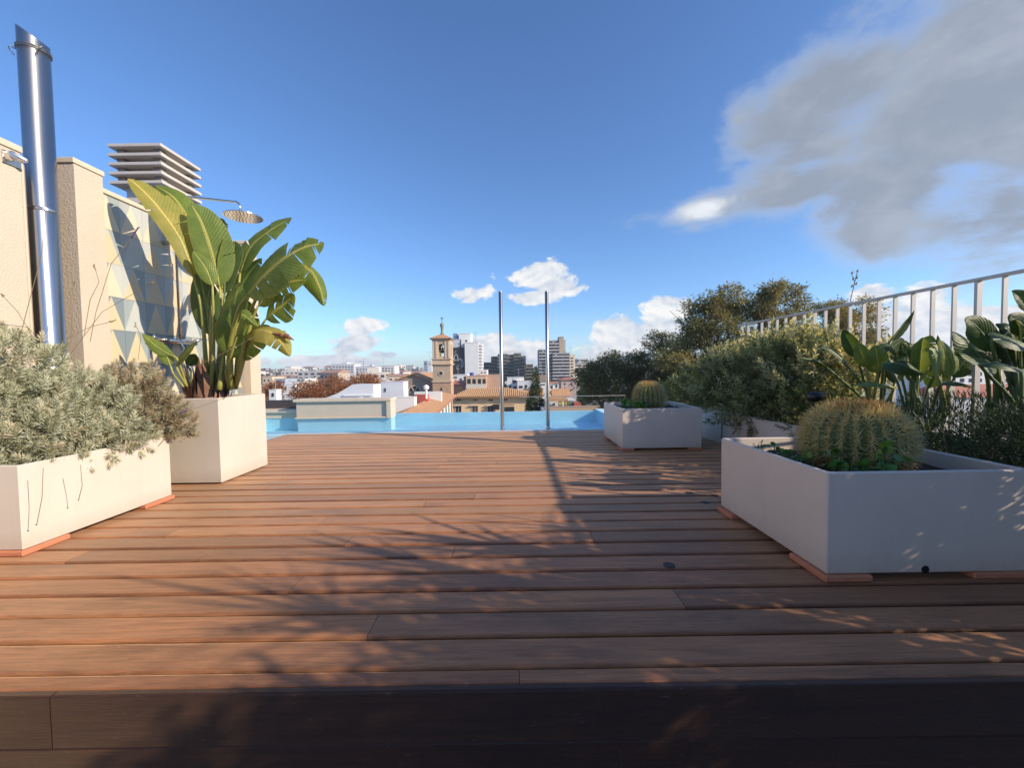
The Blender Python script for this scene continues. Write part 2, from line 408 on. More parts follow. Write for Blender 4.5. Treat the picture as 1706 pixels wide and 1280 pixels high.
# ---- deck: every board is a part
deck = thing('wooden_deck', None, None, (0, 1.1, 0), kind='structure')
def board(x0, x1, y0, y1, z1, th=.022, r=.004, name='plank', mat=None, z_j=0):
    m = MB(); prof = [(y0, z1-th), (y1, z1-th), (y1, z1-r), (y1-r*.35, z1-r*.35), (y1-r, z1), (y0+r, z1), (y0+r*.35, z1-r*.35), (y0, z1-r)]
    m.prism(prof, 'x', x0, x1)
    return m.build(name, mat or WOOD, deck)
PITCHB = .1445; Y0 = 1.177
joints = {0: [], 1: [-.504], 2: [.638], 3: [-.929], 4: [], 5: [-.3, -1.53], 6: [-.88, .414], 7: [], 8: [], 9: [.304], 10: [-.6], 11: [-.277, .778], 12: [1.6]}
XL, XR = -3.28, 2.44
k = 0; y = Y0
while y + PITCHB < 5.93:
    js = list(joints.get(k, []))
    if k > 8 and not js or k in (7, 8): js = js+[rnd.uniform(-2.2, 2)]
    if k % 2 and k > 3: js += [rnd.choice((-1, 1))*rnd.uniform(2.0, 2.3)]
    js = [q for i_, q in enumerate(sorted(js)) if XL+.4 < q < XR-.25]
    xs = [XL]+js+[XR]
    for a, c in zip(xs, xs[1:]):
        z = rnd.uniform(-.0012, .0008)
        board(a+.0012, c-.0012, y+.0068+rnd.uniform(0, .0015), y+PITCHB-.0068, z, r=.009)
    y += PITCHB; k += 1
YD = y
for a, c in ((XL, .009), (.009, XR)): board(a+.001, c-.001, 1.119, Y0-.003, -.001, r=.006)
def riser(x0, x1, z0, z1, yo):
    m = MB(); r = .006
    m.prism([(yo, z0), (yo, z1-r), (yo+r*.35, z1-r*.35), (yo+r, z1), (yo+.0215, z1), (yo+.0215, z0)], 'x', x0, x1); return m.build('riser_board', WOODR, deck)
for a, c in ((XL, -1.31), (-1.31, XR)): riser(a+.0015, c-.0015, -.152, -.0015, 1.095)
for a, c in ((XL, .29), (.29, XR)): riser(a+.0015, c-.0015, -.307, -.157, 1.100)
m = MB(); m.box(XL, XR, 1.123, YD, -.30, -.032); m.build('joist_frame', DARK, deck)
m = MB(); m.box(XL-.02, XR, YD+.001, 5.905, -.3, -.004); m.build('edge_band', plain('pool_coping', (.56, .55, .52), .7, .1, 5), deck)
# ---- planter floor on the right behind the long planter
m = MB(); m.box(2.445, 3.38, -5.9, 8.7, -.35, -.02); m.build('roof_gravel', plain('gravel', (.25, .23, .2), .95, .4, 40, bs=1, bd=.02, bscale=60), kind='structure')

# ---- pool
POOL = plain('pool_plaster', (.50, .76, .86), .6, .06, 1.5)
pool = thing('swimming_pool', None, None, (-1, 6, 0), kind='structure')
PX0, PX1, PY0, PY1, PZ = -4.9, 1.80, 5.905, 8.60, -1.35
m = MB(); m.box(PX0, PX1, PY0, 7.05, PZ, -.15); m.build('pool_floor', POOL, pool)
m = MB(); m.box(PX0, PX1, 7.051, PY1, PZ, -.26); m.build('pool_floor', POOL, pool)
m = MB(); m.box(PX0-.15, PX0, PY0, PY1+.15, PZ, .0); m.build('pool_wall', POOL, pool)
m = MB(); m.box(PX1, PX1+.16, PY0, PY1+.15, PZ, .004); m.build('pool_wall', POOL, pool)
m = MB(); m.box(PX0, PX1, PY1, PY1+.12, PZ, -.026); m.build('overflow_edge', POOL, pool)
m = MB(); m.box(PX0, PX1, PY0-.09, PY0, PZ, -.012); m.build('pool_wall', POOL, pool)
m_, t_, b_ = newmat('water')
t_.nodes.remove(b_)
fr_ = t_.nodes.new('ShaderNodeFresnel'); fr_.inputs['IOR'].default_value = 1.12
gl_ = t_.nodes.new('ShaderNodeBsdfGlossy'); gl_.inputs['Roughness'].default_value = .03; gl_.inputs['Color'].default_value = (.9, .96, 1, 1)
tp_ = t_.nodes.new('ShaderNodeBsdfTransparent'); tp_.inputs['Color'].default_value = (.82, .95, .99, 1)
ms_ = t_.nodes.new('ShaderNodeMixShader'); bp_ = t_.nodes.new('ShaderNodeBump'); bp_.inputs['Strength'].default_value = .5; bp_.inputs['Distance'].default_value = .02
t_.links.new(tnoise(t_, 5, 5, .6, sc=(1, 1.4, 1)), bp_.inputs['Height'])
for q_ in (fr_, gl_): t_.links.new(bp_.outputs[0], q_.inputs['Normal'])
fm_ = t_.nodes.new('ShaderNodeMath'); fm_.operation = 'MULTIPLY'; fm_.inputs[1].default_value = .42; t_.links.new(fr_.outputs[0], fm_.inputs[0]); t_.links.new(fm_.outputs[0], ms_.inputs[0]); t_.links.new(tp_.outputs[0], ms_.inputs[1]); t_.links.new(gl_.outputs[0], ms_.inputs[2]); t_.links.new(ms_.outputs[0], t_.nodes['Material Output'].inputs[0])
m = MB(); m.poly([(PX0, PY0, -.02), (PX1, PY0, -.02), (PX1, PY1+.06, -.02), (PX0, PY1+.06, -.02)]); wt = m.build('water_surface', m_, pool, fix=False)
m = MB(); m.box(PX1+.165, 3.38, 5.91, 8.9, -.3, -.01); m.build('side_terrace', CONC, kind='structure')
m = MB(); m.box(-9, PX0-.155, 5.2, 8.9, -.3, -.01); m.build('side_terrace', CONC, kind='structure')

# ---- far parapet with recessed panel, left end of the pool
w = thing('parapet_wall', 'low cream parapet block with recessed panel at the far left end of the pool', 'wall', (-3.4, 8.1, 0))
m = MB(); m.box(-4.2, -2.36, 7.80, 8.10, -.012, .312); m.build('wall', STUCCO, w)
m = MB(); m.box(-4.24, -2.345, 7.75, 8.14, .314, .368); m.build('coping', COPING, w, bevel=.006)
m = MB(); m.box(-4.19, -2.37, 7.82, 8.09, -.5, -.013); m.build('submerged_base', POOL, w)
m = MB(); m.box(-2.44, -2.35, 7.757, 7.798, -.02, .312); m.build('side_border', COPING, w, bevel=.004)
m = MB(); m.box(-4.22, -2.442, 7.765, 7.798, -.015, .015); m.build('base_ledge', COPING, w, bevel=.004)
w = thing('low_wall', 'lower cream wall with pale coping running left from the parapet block to the tall planter', 'wall', (-5, 7.9, 0))
m = MB(); m.box(-4.9, -4.25, 7.97, 8.19, -.5, -.013); m.build('submerged_base', POOL, w)
m = MB(); m.box(-7, -4.245, 7.95, 8.2, -.012, .10); m.build('wall', STUCCO, w)
m = MB(); m.box(-7.1, -4.245, 7.9, 8.26, .102, .155); m.build('coping', COPING, w, bevel=.005)
m = MB(); m.box(-6.9, -4.245, 8.27, 8.30, .10, .33); o = m.build('dark_glass_panel', plain('smoked_glass', (.07, .065, .07), .1, .1, 2, spec=.8)); props(o, 'dark smoked panel standing on the low wall left of the parapet block', 'panel')

# ---- left wall with pillars, tiles
w = thing('terrace_wall', 'tall cream stucco wall along the left side of the deck with two pillars', 'wall', (-3.4, 3, 0))
m = MB(); m.box(-3.62, -3.2, -1.2, 2.69, -.3, 2.36); m.build('wall', STUCCO, w)
m = MB(); m.box(-3.63, -3.19, -1.2, 2.70, 2.362, 2.405); m.build('coping', COPING, w, bevel=.004)
m = MB(); m.box(-3.62, -3.2, 3.017, 3.226, -.3, 2.46); m.build('pillar', STUCCO, w)
m = MB(); m.box(-3.63, -3.19, 3.007, 3.236, 2.462, 2.502); m.build('pillar_cap', COPING, w, bevel=.004)
m = MB(); m.box(-3.62, -3.2, 4.93, 5.13, -.3, 2.46); m.build('pillar', STUCCO, w)
m = MB(); m.box(-3.63, -3.19, 4.92, 5.14, 2.462, 2.502); m.build('pillar_cap', COPING, w, bevel=.004)
m = MB(); m.box(-3.62, -3.56, 2.691, 3.016, -.3, 2.3); m.build('recess_back', STUCCO, w)
m = MB(); m.box(-3.62, -3.316, 3.226, 4.93, -.3, 2.375); m.build('tile_backing', STUCCO, w)
m = MB(); m.box(-3.63, -3.285, 3.238, 4.918, 2.377, 2.415); m.build('tile_wall_coping', COPING, w, bevel=.004)
# glazed tiles with triangles
tcols = {'cream': (.60, .49, .32), 'cream2': (.64, .56, .41), 'pale': (.47, .49, .46), 'blue': (.31, .355, .355), 'grey': (.39, .41, .39), 'dark': (.20, .25, .27)}
TM = {k_: plain('glaze_'+k_, c_, .28, .07, 5, spec=.6) for k_, c_ in tcols.items()}
TW, TH = .2085, .2745; cols = 8; rows = 8
tmeshes = {}
def tile_mesh(ct, cl, cr):
    key = (ct, cl, cr)
    if key in tmeshes: return tmeshes[key]
    e = .003; hw = TW/2-.0008; t1, t0 = .016, .0; z0, z1 = .0008, TH-.0008
    mm = MB()
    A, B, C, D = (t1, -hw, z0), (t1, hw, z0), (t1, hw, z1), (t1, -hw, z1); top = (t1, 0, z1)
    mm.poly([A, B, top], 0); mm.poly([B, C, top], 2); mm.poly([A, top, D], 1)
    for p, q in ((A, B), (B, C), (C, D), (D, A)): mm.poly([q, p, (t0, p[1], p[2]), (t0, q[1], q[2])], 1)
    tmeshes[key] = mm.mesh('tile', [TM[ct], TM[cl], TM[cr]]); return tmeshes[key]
for j in range(rows):
    for i in range(cols):
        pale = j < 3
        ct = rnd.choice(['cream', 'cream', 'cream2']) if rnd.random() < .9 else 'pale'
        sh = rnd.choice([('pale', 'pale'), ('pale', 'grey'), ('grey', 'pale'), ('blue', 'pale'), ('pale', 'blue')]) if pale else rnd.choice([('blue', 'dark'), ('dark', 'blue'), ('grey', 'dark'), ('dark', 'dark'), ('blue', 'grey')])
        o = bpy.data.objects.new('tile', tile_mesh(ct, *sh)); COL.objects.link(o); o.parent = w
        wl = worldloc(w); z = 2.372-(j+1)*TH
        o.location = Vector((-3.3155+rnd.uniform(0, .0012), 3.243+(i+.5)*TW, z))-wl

# ---- ventilation stack with slats
w = thing('ventilation_stack', 'square grey chimney with stacked concrete louvre slats rising behind the left wall', 'chimney', (-5.45, 6.4, 2))
m = MB(); m.box(-5.72, -5.22, 6.12, 6.62, -1.0, 3.74); m.build('shaft', CONC, w)
m = MB(); m.box(-5.76, -5.18, 6.08, 6.66, 3.45, 3.50); m.build('collar', CONC, w)
for i in range(5):
    z = 3.70+i*.1335
    m = MB(); m.box(-5.86, -5.08, 6.0, 6.76, z, z+.045); m.build('slat', CONC, w, bevel=.004)
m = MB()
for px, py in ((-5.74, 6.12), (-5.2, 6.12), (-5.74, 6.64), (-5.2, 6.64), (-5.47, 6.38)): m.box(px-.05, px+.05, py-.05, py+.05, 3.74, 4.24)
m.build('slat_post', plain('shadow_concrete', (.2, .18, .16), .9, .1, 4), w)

# ================================================================== TERRACE OBJECTS
# ---- stainless flue
f = thing('flue_pipe', 'shiny stainless steel flue pipe with slanted open top against the left wall', 'flue pipe', (-3.305, 2.86, 0))
n = 40; vs = []; Rf = .078; cx, cy = -3.265, 2.86
tx = at(50, 45, 2.66).x; 
for ri, zz in ((Rf, -.3), (Rf, 3.17)):
    for k in range(n):
        a = 2*math.pi*k/n
        z_ = zz if zz < 0 else zz+.07-.06*math.cos(a)
        sh = (z_+.3)/3.3*.0
        vs.append((cx+ri*math.cos(a)+sh, cy+ri*math.sin(a), z_))
for ri, zz in ((Rf-.004, 3.17), (Rf-.004, 2.0)):
    for k in range(n):
        a = 2*math.pi*k/n; z_ = zz+.07-.06*math.cos(a) if zz == 3.17 else zz
        vs.append((cx+ri*math.cos(a), cy+ri*math.sin(a), z_))
fs = [(i*n+k, i*n+(k+1) % n, (i+1)*n+(k+1) % n, (i+1)*n+k) for i in range(3) for k in range(n)]
m = MB(); m.add(vs, fs); m.build('pipe', FLUEM, f, smooth=True, fix=False)
for zz in (1.0, 2.05):
    m = MB(); m.lathe(cx, cy, [(Rf+.001, zz-.012), (Rf+.003, zz-.006), (Rf+.003, zz+.006), (Rf+.001, zz+.012)], 40); m.build('seam_band', FLUEM, f, smooth=True)
m = MB(); m.tube([(cx+(Rf+.005)*math.cos(a), cy+(Rf+.005)*math.sin(a), 3.13) for a in [2*math.pi*i/24 for i in range(25)]], .004, 6, cap=False)
m.tube([(cx+(Rf+.006)*math.cos(a), cy+(Rf+.006)*math.sin(a), 3.142) for a in [2*math.pi*i/24 for i in range(25)]], .003, 6, cap=False); m.build('clamp_ring', WIRE, f, smooth=True)
for sgn, off in ((-1, -.02), (1, .0)):
    m = MB(); m.tube([(cx+sgn*(Rf+.0), cy-.03, 3.13), (cx+sgn*(Rf+.03), cy-.045, 3.145), (cx+sgn*(Rf+.035), cy-.05, 3.135), (cx+sgn*(Rf+.015), cy-.06, 3.105), (cx+sgn*Rf, cy-.05, 3.08)], .0035, 6); m.build('wire_twist', WIRE, f, smooth=True)
m = MB(); m.tube([(-3.2, 2.62, 2.30), (-3.165, 2.62, 2.31), (-3.14, 2.64, 2.30), (-3.115, 2.655, 2.29)], [.03, .028, .02, .012], 10); m.box(-3.2, -3.19, 2.59, 2.685, 2.255, 2.335)
m.build('wall_bracket', FLUEM, f, smooth=False)
# rounded return of recess (sheet metal fairing) beside the flue
m = MB(); m.prism([(-3.2, 2.692), (-3.2, 2.705), (-3.24, 2.745), (-3.30, 2.755), (-3.30, 2.692)], 'z', -.3, 2.30); o = m.build('drain_downpipe_cover', COPING); props(o, 'slim cream corner strip on the wall end left of the flue', 'trim')

# ---- outdoor shower
s = thing('outdoor_shower', 'chrome outdoor shower column with round rain head on the tiled wall', 'shower', (-3.2, 3.9, 1.2))
pts = [(-3.2, 3.9, 1.22), (-3.2, 3.9, 2.50)]
for i in range(1, 8):
    a = i/8*math.pi/2; pts.append((-3.2+.09*(1-math.cos(a)), 3.9, 2.50+.09*math.sin(a)))
pts += [(-3.08, 3.9, 2.588), (-2.85, 3.895, 2.56), (-2.62, 3.89, 2.53)]
for i in range(1, 6):
    a = i/6*math.pi/2; pts.append((-2.62+.06*math.sin(a), 3.885, 2.53-.06*(1-math.cos(a))))
pts.append((-2.56, 3.885, 2.43))
m = MB(); m.tube(pts, .0105, 12); m.build('riser_pipe', CHROME, s, smooth=True)
m = MB(); m.lathe(-2.53, 3.88, [(.012, 2.43), (.03, 2.425), (.035, 2.405), (.155, 2.392), (.165, 2.386), (.165, 2.380), (.16, 2.378)], 32); hd = m.build('shower_head', CHROME, s, smooth=False)
m = MB()
for rr_, nn_ in ((.03, 8), (.06, 14), (.09, 20), (.12, 26), (.148, 32)):
    for i in range(nn_):
        a = 2*math.pi*i/nn_; m.lathe(-2.53+rr_*math.cos(a), 3.88+rr_*math.sin(a), [(.0035, 2.3779), (.0025, 2.374)], 5)
m.build('nozzles', BLACKP, s, kind='stuff')
s_ = s
m = MB(); m.box(-3.30, -3.17, 3.86, 3.90, 2.14, 2.165); m.build('slide_holder', CHROME, s, bevel=.005)
m = MB(); m.tube([(-3.30, 3.9, 2.15), (-3.2, 3.9, 2.15)], .012, 10); m.build('wall_fixing', CHROME, s, smooth=True)
m = MB(); m.tube([(-3.22, 3.72, 1.215), (-3.22, 4.08, 1.215)], .024, 12); m.tube([(-3.3, 3.82, 1.215), (-3.22, 3.82, 1.215)], .02, 10); m.tube([(-3.3, 3.98, 1.215), (-3.22, 3.98, 1.215)], .02, 10); m.build('mixer_bar', CHROME, s, smooth=True)
m = MB(); m.tube([(-3.22, 4.08, 1.215), (-3.2, 4.16, 1.25), (-3.19, 4.2, 1.27)], [.02, .012, .009], 8); m.build('handle', CHROME, s, smooth=True)
m = MB(); m.tube([(-3.22, 3.72, 1.215), (-3.2, 3.64, 1.22), (-3.19, 3.6, 1.235)], [.02, .014, .01], 8); m.build('handle', CHROME, s, smooth=True)
m = MB(); m.tube([(-3.14, 3.8, 1.25), (-3.12, 3.84, 1.15), (-3.12, 3.88, .9), (-3.14, 3.95, .75), (-3.16, 4.0, .9), (-3.2, 3.97, 1.19)], .007, 8); m.build('hose', CHROME, s, smooth=True)

# ---- stainless poles of the pool ladder/shade
for (x_, y_, lab) in ((-.153, 5.965, 'left one of the two slim stainless poles standing at the pool edge'), (.531, 6.0, 'right one of the two slim stainless poles, in front of the grey apartment tower')):
    p_ = thing('steel_pole', lab, 'pole', (x_, y_, 0), 'steel poles at the pool edge')
    m = MB(); m.tube([(x_, y_, -.6), (x_, y_, 2.03)], .027, 20); m.build('tube', POLEM, p_, smooth=True)
    m = MB(); m.lathe(x_, y_, [(.0235, 2.03), (.0285, 2.034), (.027, 2.044), (.01, 2.048)], 20); m.build('end_cap', CHROME, p_, smooth=True)
    m = MB(); m.lathe(x_, y_, [(.05, -.0), (.05, .006), (.03, .010), (.0285, .03)], 20); m.build('floor_flange', CHROME, p_)

# ---- planters
def planter(name, label, x0, x1, y0, y1, z1, mat, feet, soil=.07, th=.022, zb=.03, group=None):
    p_ = thing(name, label, 'planter', ((x0+x1)/2, (y0+y1)/2, 0), group)
    z0 = zb; m = MB(); zi = z1-soil-.03
    o_ = [(x0, y0), (x1, y0), (x1, y1), (x0, y1)]; i_ = [(x0+th, y0+th), (x1-th, y0+th), (x1-th, y1-th), (x0+th, y1-th)]
    vs = [(*q, z0) for q in o_]+[(*q, z1) for q in o_]+[(*q, z1) for q in i_]+[(*q, zi) for q in i_]
    fs = [(3, 2, 1, 0)]+[(k, (k+1) % 4, (k+1) % 4+4, k+4) for k in range(4)]+[(k+4, (k+1) % 4+4, (k+1) % 4+8, k+8) for k in range(4)]+[(k+8, (k+1) % 4+8, (k+1) % 4+12, k+12) for k in range(4)]+[(12, 13, 14, 15)]
    m.add(vs, fs); m.build('shell', mat, p_, bevel=.005)
    # uneven soil
    N = 14; vs = []; fs = []
    for j in range(N+1):
        for i in range(N+1):
            vs.append((x0+th+(x1-x0-2*th)*i/N, y0+th+(y1-y0-2*th)*j/N, z1-soil+rnd.uniform(-.012, .012)))
    for j in range(N):
        for i in range(N): a = j*(N+1)+i; fs.append((a, a+1, a+N+2, a+N+1))
    m = MB(); m.add(vs, fs); m.build('soil', SOIL, p_, smooth=True)
    for (fx, fy, sxx, syy) in feet:
        m = MB(); m.box(fx, fx+sxx, fy, fy+syy, .0005, zb-.0005); m.build('foot', TERRA, p_, bevel=.006)
    return p_
L1 = (-3.17, -2.45, 1.975, 2.855, .457)
planter('planter_box', 'low cream planter box of grey lavender at the near left edge of the deck', *L1[:4], L1[4], CREAM, [(-2.60, 1.965, .16, .22), (-2.60, 2.64, .16, .23), (-3.15, 1.97, .2, .2), (-3.15, 2.64, .2, .2)])
L2 = (-2.98, -2.36, 3.225, 3.84, .70)
planter('planter_box', 'tall cream planter box holding the bird of paradise plant beside the tiled wall', *L2[:4], L2[4], CREAM, [(-2.92, 3.30, .2, .2), (-2.66, 3.30, .2, .2), (-2.66, 3.60, .2, .18), (-2.92, 3.60, .2, .18)], zb=.012)
RN = (1.29, 2.14, 1.635, 2.475, .455)
pn = planter('planter_box', 'large white square planter box with a big barrel cactus at the near right', *RN[:4], RN[4], WHITEP, [(1.275, 1.62, .20, .22), (1.265, 2.31, .17, .17), (1.90, 1.63, .22, .2), (1.93, 2.2, .2, .2)], soil=.075)
m = MB(); m.lathe(0, 0, [(.016, 0), (.016, .004)], 14); m.v = [(1.70+a, 1.6345-c_*.3, .045+b_) for a, b_, c_ in m.v]; m.build('drain_hole', BLACKP, pn)
RF = (1.17, 2.02, 4.275, 5.13, .457)
planter('planter_box', 'white square planter box with a small barrel cactus at the far right by the pool', *RF[:4], RF[4], WHITEP, [(1.16, 4.27, .14, .2), (1.16, 4.93, .14, .17), (1.88, 4.27, .15, .2)], soil=.05)
lp = thing('long_planter', 'long low white planter trough running along the right side under the railing', 'planter', (2.8, 3, 0))
segs = [(4.62, 6.45), (3.45, 4.617), (2.2, 3.447), (.9, 2.197), (-1.5, .897)]
for i, (a, c_) in enumerate(segs):
    m = MB(); m.box(2.42, 2.44, a, c_, .0, .36); m.box(2.42, 3.3, a, a+.02, .0, .355) if i in (0,) else None
    m.build('front_panel', WHITEP, lp, bevel=.002)
m = MB(); m.box(2.418, 2.465, -1.5, 6.45, .362, .374); m.build('rim', WHITEP, lp)
m = MB(); m.box(2.42, 3.3, 6.452, 6.472, .0, .374); m.build('end_panel', WHITEP, lp)
m = MB()
N = 60
vs = [(2.442+.76*i/8, -1.5+7.9*j/N, .30+rnd.uniform(-.02, .02)) for j in range(N+1) for i in range(9)]
fs = [(j*9+i, j*9+i+1, (j+1)*9+i+1, (j+1)*9+i) for j in range(N) for i in range(8)]
m.add(vs, fs); m.build('soil', SOIL, lp, smooth=True)

# ---- railing
r = thing('metal_railing', 'pale metal railing of upright flat bars along the right edge of the terrace', 'railing', (3.2, 3, 0))
m = MB(); m.box(3.178, 3.222, -1.4, 5.68, 1.455, 1.475); m.build('top_rail', RAILM, r, bevel=.002)
m = MB(); m.box(3.18, 3.22, -1.4, 5.66, .36, .375); m.build('bottom_rail', RAILM, r)
bm_ = MB(); bm_.box(-.015, .015, -.006, .006, .376, 1.454); bme = bm_.mesh('bar', RAILM)
bp = MB(); bp.box(-.018, .018, -.010, .010, .3, 1.454); bpe = bp.mesh('post', RAILM)
yy = 5.603; i = 0
while yy > -1.35:
    post = i in (0, 9, 19, 29, 39)
    o = bpy.data.objects.new('post' if post else 'bar', bpe if post else bme); COL.objects.link(o); o.parent = r
    o.location = Vector((3.2, yy, 0))-worldloc(r); yy -= .149; i += 1
m = MB(); m.box(3.3, 3.45, -1.6, 6.7, -.3, .34); m.build('parapet_kerb', OFFW, r)

# ---- small dark discs let into the deck
for i, (x_, y_, lab) in enumerate(((.70, 1.79, 'dark round disc light set in the boards left of the big white planter'), (1.395, 2.76, 'dark round disc in the deck behind the big planter, nearest of the three'),
        (1.262, 2.62, 'dark round disc in the deck just left of the big planter back corner'), (1.25, 2.83, 'small dark disc in the deck midway between the two white planters'))):
    m = MB(); m.lathe(x_, y_, [(.026, .0012), (.026, .0022), (.022, .0028)], 20); o = m.build('deck_light', plain('dull_brass', (.05, .035, .028), .7, .2, 30), org=(x_, y_, 0)); props(o, lab, 'deck light', 'round lights set in the deck')

# ---- glass guard beyond the pool (right part)
g = thing('glass_guard', 'frameless clear glass guard with a thin top edge behind the pool', 'glass guard', (1, 9.3, 0))
gm, gt, gb = newmat('clear_glass'); gb.inputs['Transmission Weight'].default_value = 1; gb.inputs['Roughness'].default_value = 0; gb.inputs['IOR'].default_value = 1.1; gb.inputs['Base Color'].default_value = (.93, .97, .96, 1); gb.inputs['Specular IOR Level'].default_value = .1
GY = 9.25
for a, c_ in ((.16, 1.35), (1.36, 2.6)):
    m = MB(); m.box(a, c_, GY, GY+.012, -.45, .248); m.build('pane', gm, g)
m = MB(); m.box(.16, 2.6, GY-.004, GY+.016, .249, .258); m.build('top_edge', RAILM, g)
m = MB(); m.box(-5, 3.3, 8.9, 9.4, -1.6, -.45); m.build('catch_channel', OFFW, kind='structure')

# ---- off-frame mast whose shadow crosses the deck, and an unseen wall added to shade the front boards
m = MB(); m.tube([(5.0, 3.02, -3), (5.0, 3.02, 4.02)], .05, 12); o = m.build('antenna_mast', RAILM, org=(5, 3.32, -3), smooth=True); props(o, 'slim grey mast standing on the neighbouring roof right of the railing', 'mast')
hw_ = MB(); hw_.box(2.45, 3.1, -5.5, -.78, -.3, 2.7); o = hw_.build('added_shade_wall', STUCCO, org=(2.8, -3, -.3)); props(o, 'added unseen cream wall behind the camera that shades the near boards', 'wall')
m = MB(); m.box(4.5, 9, .5, 8, -13.9, -1.2); o = m.build('neighbour_house', OFFW, org=(6, 4, -13.9)); props(o, 'flat roofed neighbouring house carrying the mast beyond the railing', 'building')

# ================================================================== PLANTS
LAV = foliage('lavender_leaf', [(.27, .26, .17), (.35, .36, .25), (.44, .46, .34), (.52, .54, .42), (.54, .49, .36)], .2, .75, .2)
LAVB = foliage('dry_lavender_leaf', [(.22, .16, .10), (.33, .26, .17), (.40, .34, .24), (.36, .36, .25), (.46, .42, .32)], .2, .8, .2)
TWIG = plain('twig', (.22, .17, .11), .9, .3, 20)
PURP = plain('purple_flower', (.12, .06, .20), .8, .3, 40)
def lavender(name, label, blobs, nsprig, mat, loc, stalks, seed=0):
    global rng
    th_ = thing(name, label, 'shrub', loc)
    p, o = in_blobs(blobs, nsprig, .72)
    d = o+np.array([0, 0, .75])+rng.normal(size=(nsprig, 3))*.28; d /= np.linalg.norm(d, axis=1, keepdims=True)
    # sprig template: whorls of narrow leaves up a short stem
    tv, tf = leaf_2(.17, .22); V_, F_, off = [], [], 0; nw = 6
    for wv in range(nw):
        for q in range(4):
            a = q*math.pi/2+wv*.85; tilt = R_(62-wv*9)
            dd = np.array([[math.cos(a)*math.sin(tilt), math.cos(tilt), math.sin(a)*math.sin(tilt)]])
            Rm = frames(dd, np.array([0.])); 
            vv, ff = inst(tv, tf, Rm, np.array([[0, wv*.16, 0]]), np.array([.62-wv*.03]))
            V_.append(vv); F_.append(ff+off); off += len(vv)
    tv2, tf2 = np.vstack(V_), np.vstack(F_)
    S = rng.uniform(.045, .078, nsprig); v, f = inst(tv2, tf2, frames(d), p, S)
    tint = np.repeat(np.clip(rng.normal(.55, .2, nsprig), 0, 1), len(tf2))+rng.normal(0, .06, nsprig*len(tf2))
    npmesh('foliage', v, f, mat, th_, tint=np.clip(tint, 0, 1))
    # stems fan out from the soil
    m = MB()
    for i in range(160):
        q = p[rng.integers(nsprig)]; b0 = Vector(loc)+Vector((rnd.uniform(-.12, .12), rnd.uniform(-.12, .12), 0))
        mid = (Vector(q)+b0)/2+Vector((rnd.uniform(-.04, .04), rnd.uniform(-.04, .04), -.03)); m.tube([b0, mid, Vector(q)], [.006, .004, .002], 4, cap=False)
    m.build('woody_stems', TWIG, th_, fix=False)
    for pts, fl in stalks:
        m = MB(); m.tube([Vector(q) for q in pts], .0016, 4); st = m.build('flower_stalk', TWIG, th_, fix=False)
        # little nodes along the stalk
        e_ = Vector(pts[-1]); d_ = (e_-Vector(pts[-2])).normalized(); m = MB()
        for k in range(fl):
            c0 = e_-d_*.006*k*.9+Vector((rnd.uniform(-1, 1), rnd.uniform(-1, 1), rnd.uniform(-1, 1)))*.005
            m.tube([c0, c0+d_*.006+Vector((rnd.uniform(-1, 1), rnd.uniform(-1, 1), rnd.uniform(-1, 1)))*.005], [.004, .002], 5)
        m.build('flower', PURP if fl > 10 else TWIG, st, fix=False)
    return th_
A = lambda u, v, y_: tuple(at(u, v, y_))
lavender('lavender_bush', 'big silvery grey lavender bush spilling over the near left planter', [(-3.0, 2.12, .66, .28, .25, .32), (-2.95, 2.35, .80, .25, .28, .34), (-2.78, 2.3, .60, .26, .26, .27), (-2.62, 2.25, .52, .18, .22, .19), (-2.72, 2.55, .62, .24, .25, .30), (-2.55, 2.55, .50, .15, .25, .15), (-3.15, 2.0, .70, .2, .2, .3), (-2.9, 2.1, .5, .25, .16, .14)],
    3000, LAV, (-2.9, 2.3, .39),
    [([A(150, 570, 2.4), A(160, 520, 2.4), A(185, 440, 2.42), A(205, 415, 2.42), A(231, 380, 2.42)], 16), ([A(120, 560, 2.4), A(118, 500, 2.35), A(124, 470, 2.35)], 4),
     ([A(140, 560, 2.4), A(150, 500, 2.4), A(165, 470, 2.4), A(157, 442, 2.4)], 5), ([A(100, 570, 2.4), A(150, 545, 2.45), A(190, 535, 2.45)], 6), ([A(60, 570, 2.3), A(30, 520, 2.3), A(2, 490, 2.3)], 6),
     ([A(60, 560, 2.3), A(45, 545, 2.2), A(0, 540, 2.2)], 4), ([A(72, 780, 1.95), A(70, 830, 1.96), A(61, 876, 1.965)], 1), ([A(134, 775, 2.1), A(137, 810, 2.12), A(131, 833, 2.14)], 1),
     ([A(230, 600, 2.6), A(235, 560, 2.6), A(225, 540, 2.6)], 4), ([A(30, 575, 2.3), A(70, 420, 2.3), A(76, 350, 2.3)], 4), ([A(110, 600, 2.4), A(170, 520, 2.4), A(255, 470, 2.4)], 6)])
lavender('lavender_bush', 'smaller browning lavender bush at the far end of the near left planter', [(-2.66, 2.82, .70, .18, .16, .25), (-2.52, 2.86, .60, .14, .14, .17), (-2.75, 2.95, .62, .17, .14, .2), (-2.44, 2.9, .53, .1, .12, .1)],
    900, LAVB, (-2.65, 2.78, .39),
    [([A(250, 640, 2.9), A(350, 600, 3.0), A(432, 557, 3.1), A(440, 552, 3.1)], 5), ([A(250, 720, 2.75), A(290, 700, 2.8), A(312, 680, 2.85)], 12), ([A(262, 700, 2.85), A(300, 690, 2.9), A(375, 663, 3.0)], 4)])

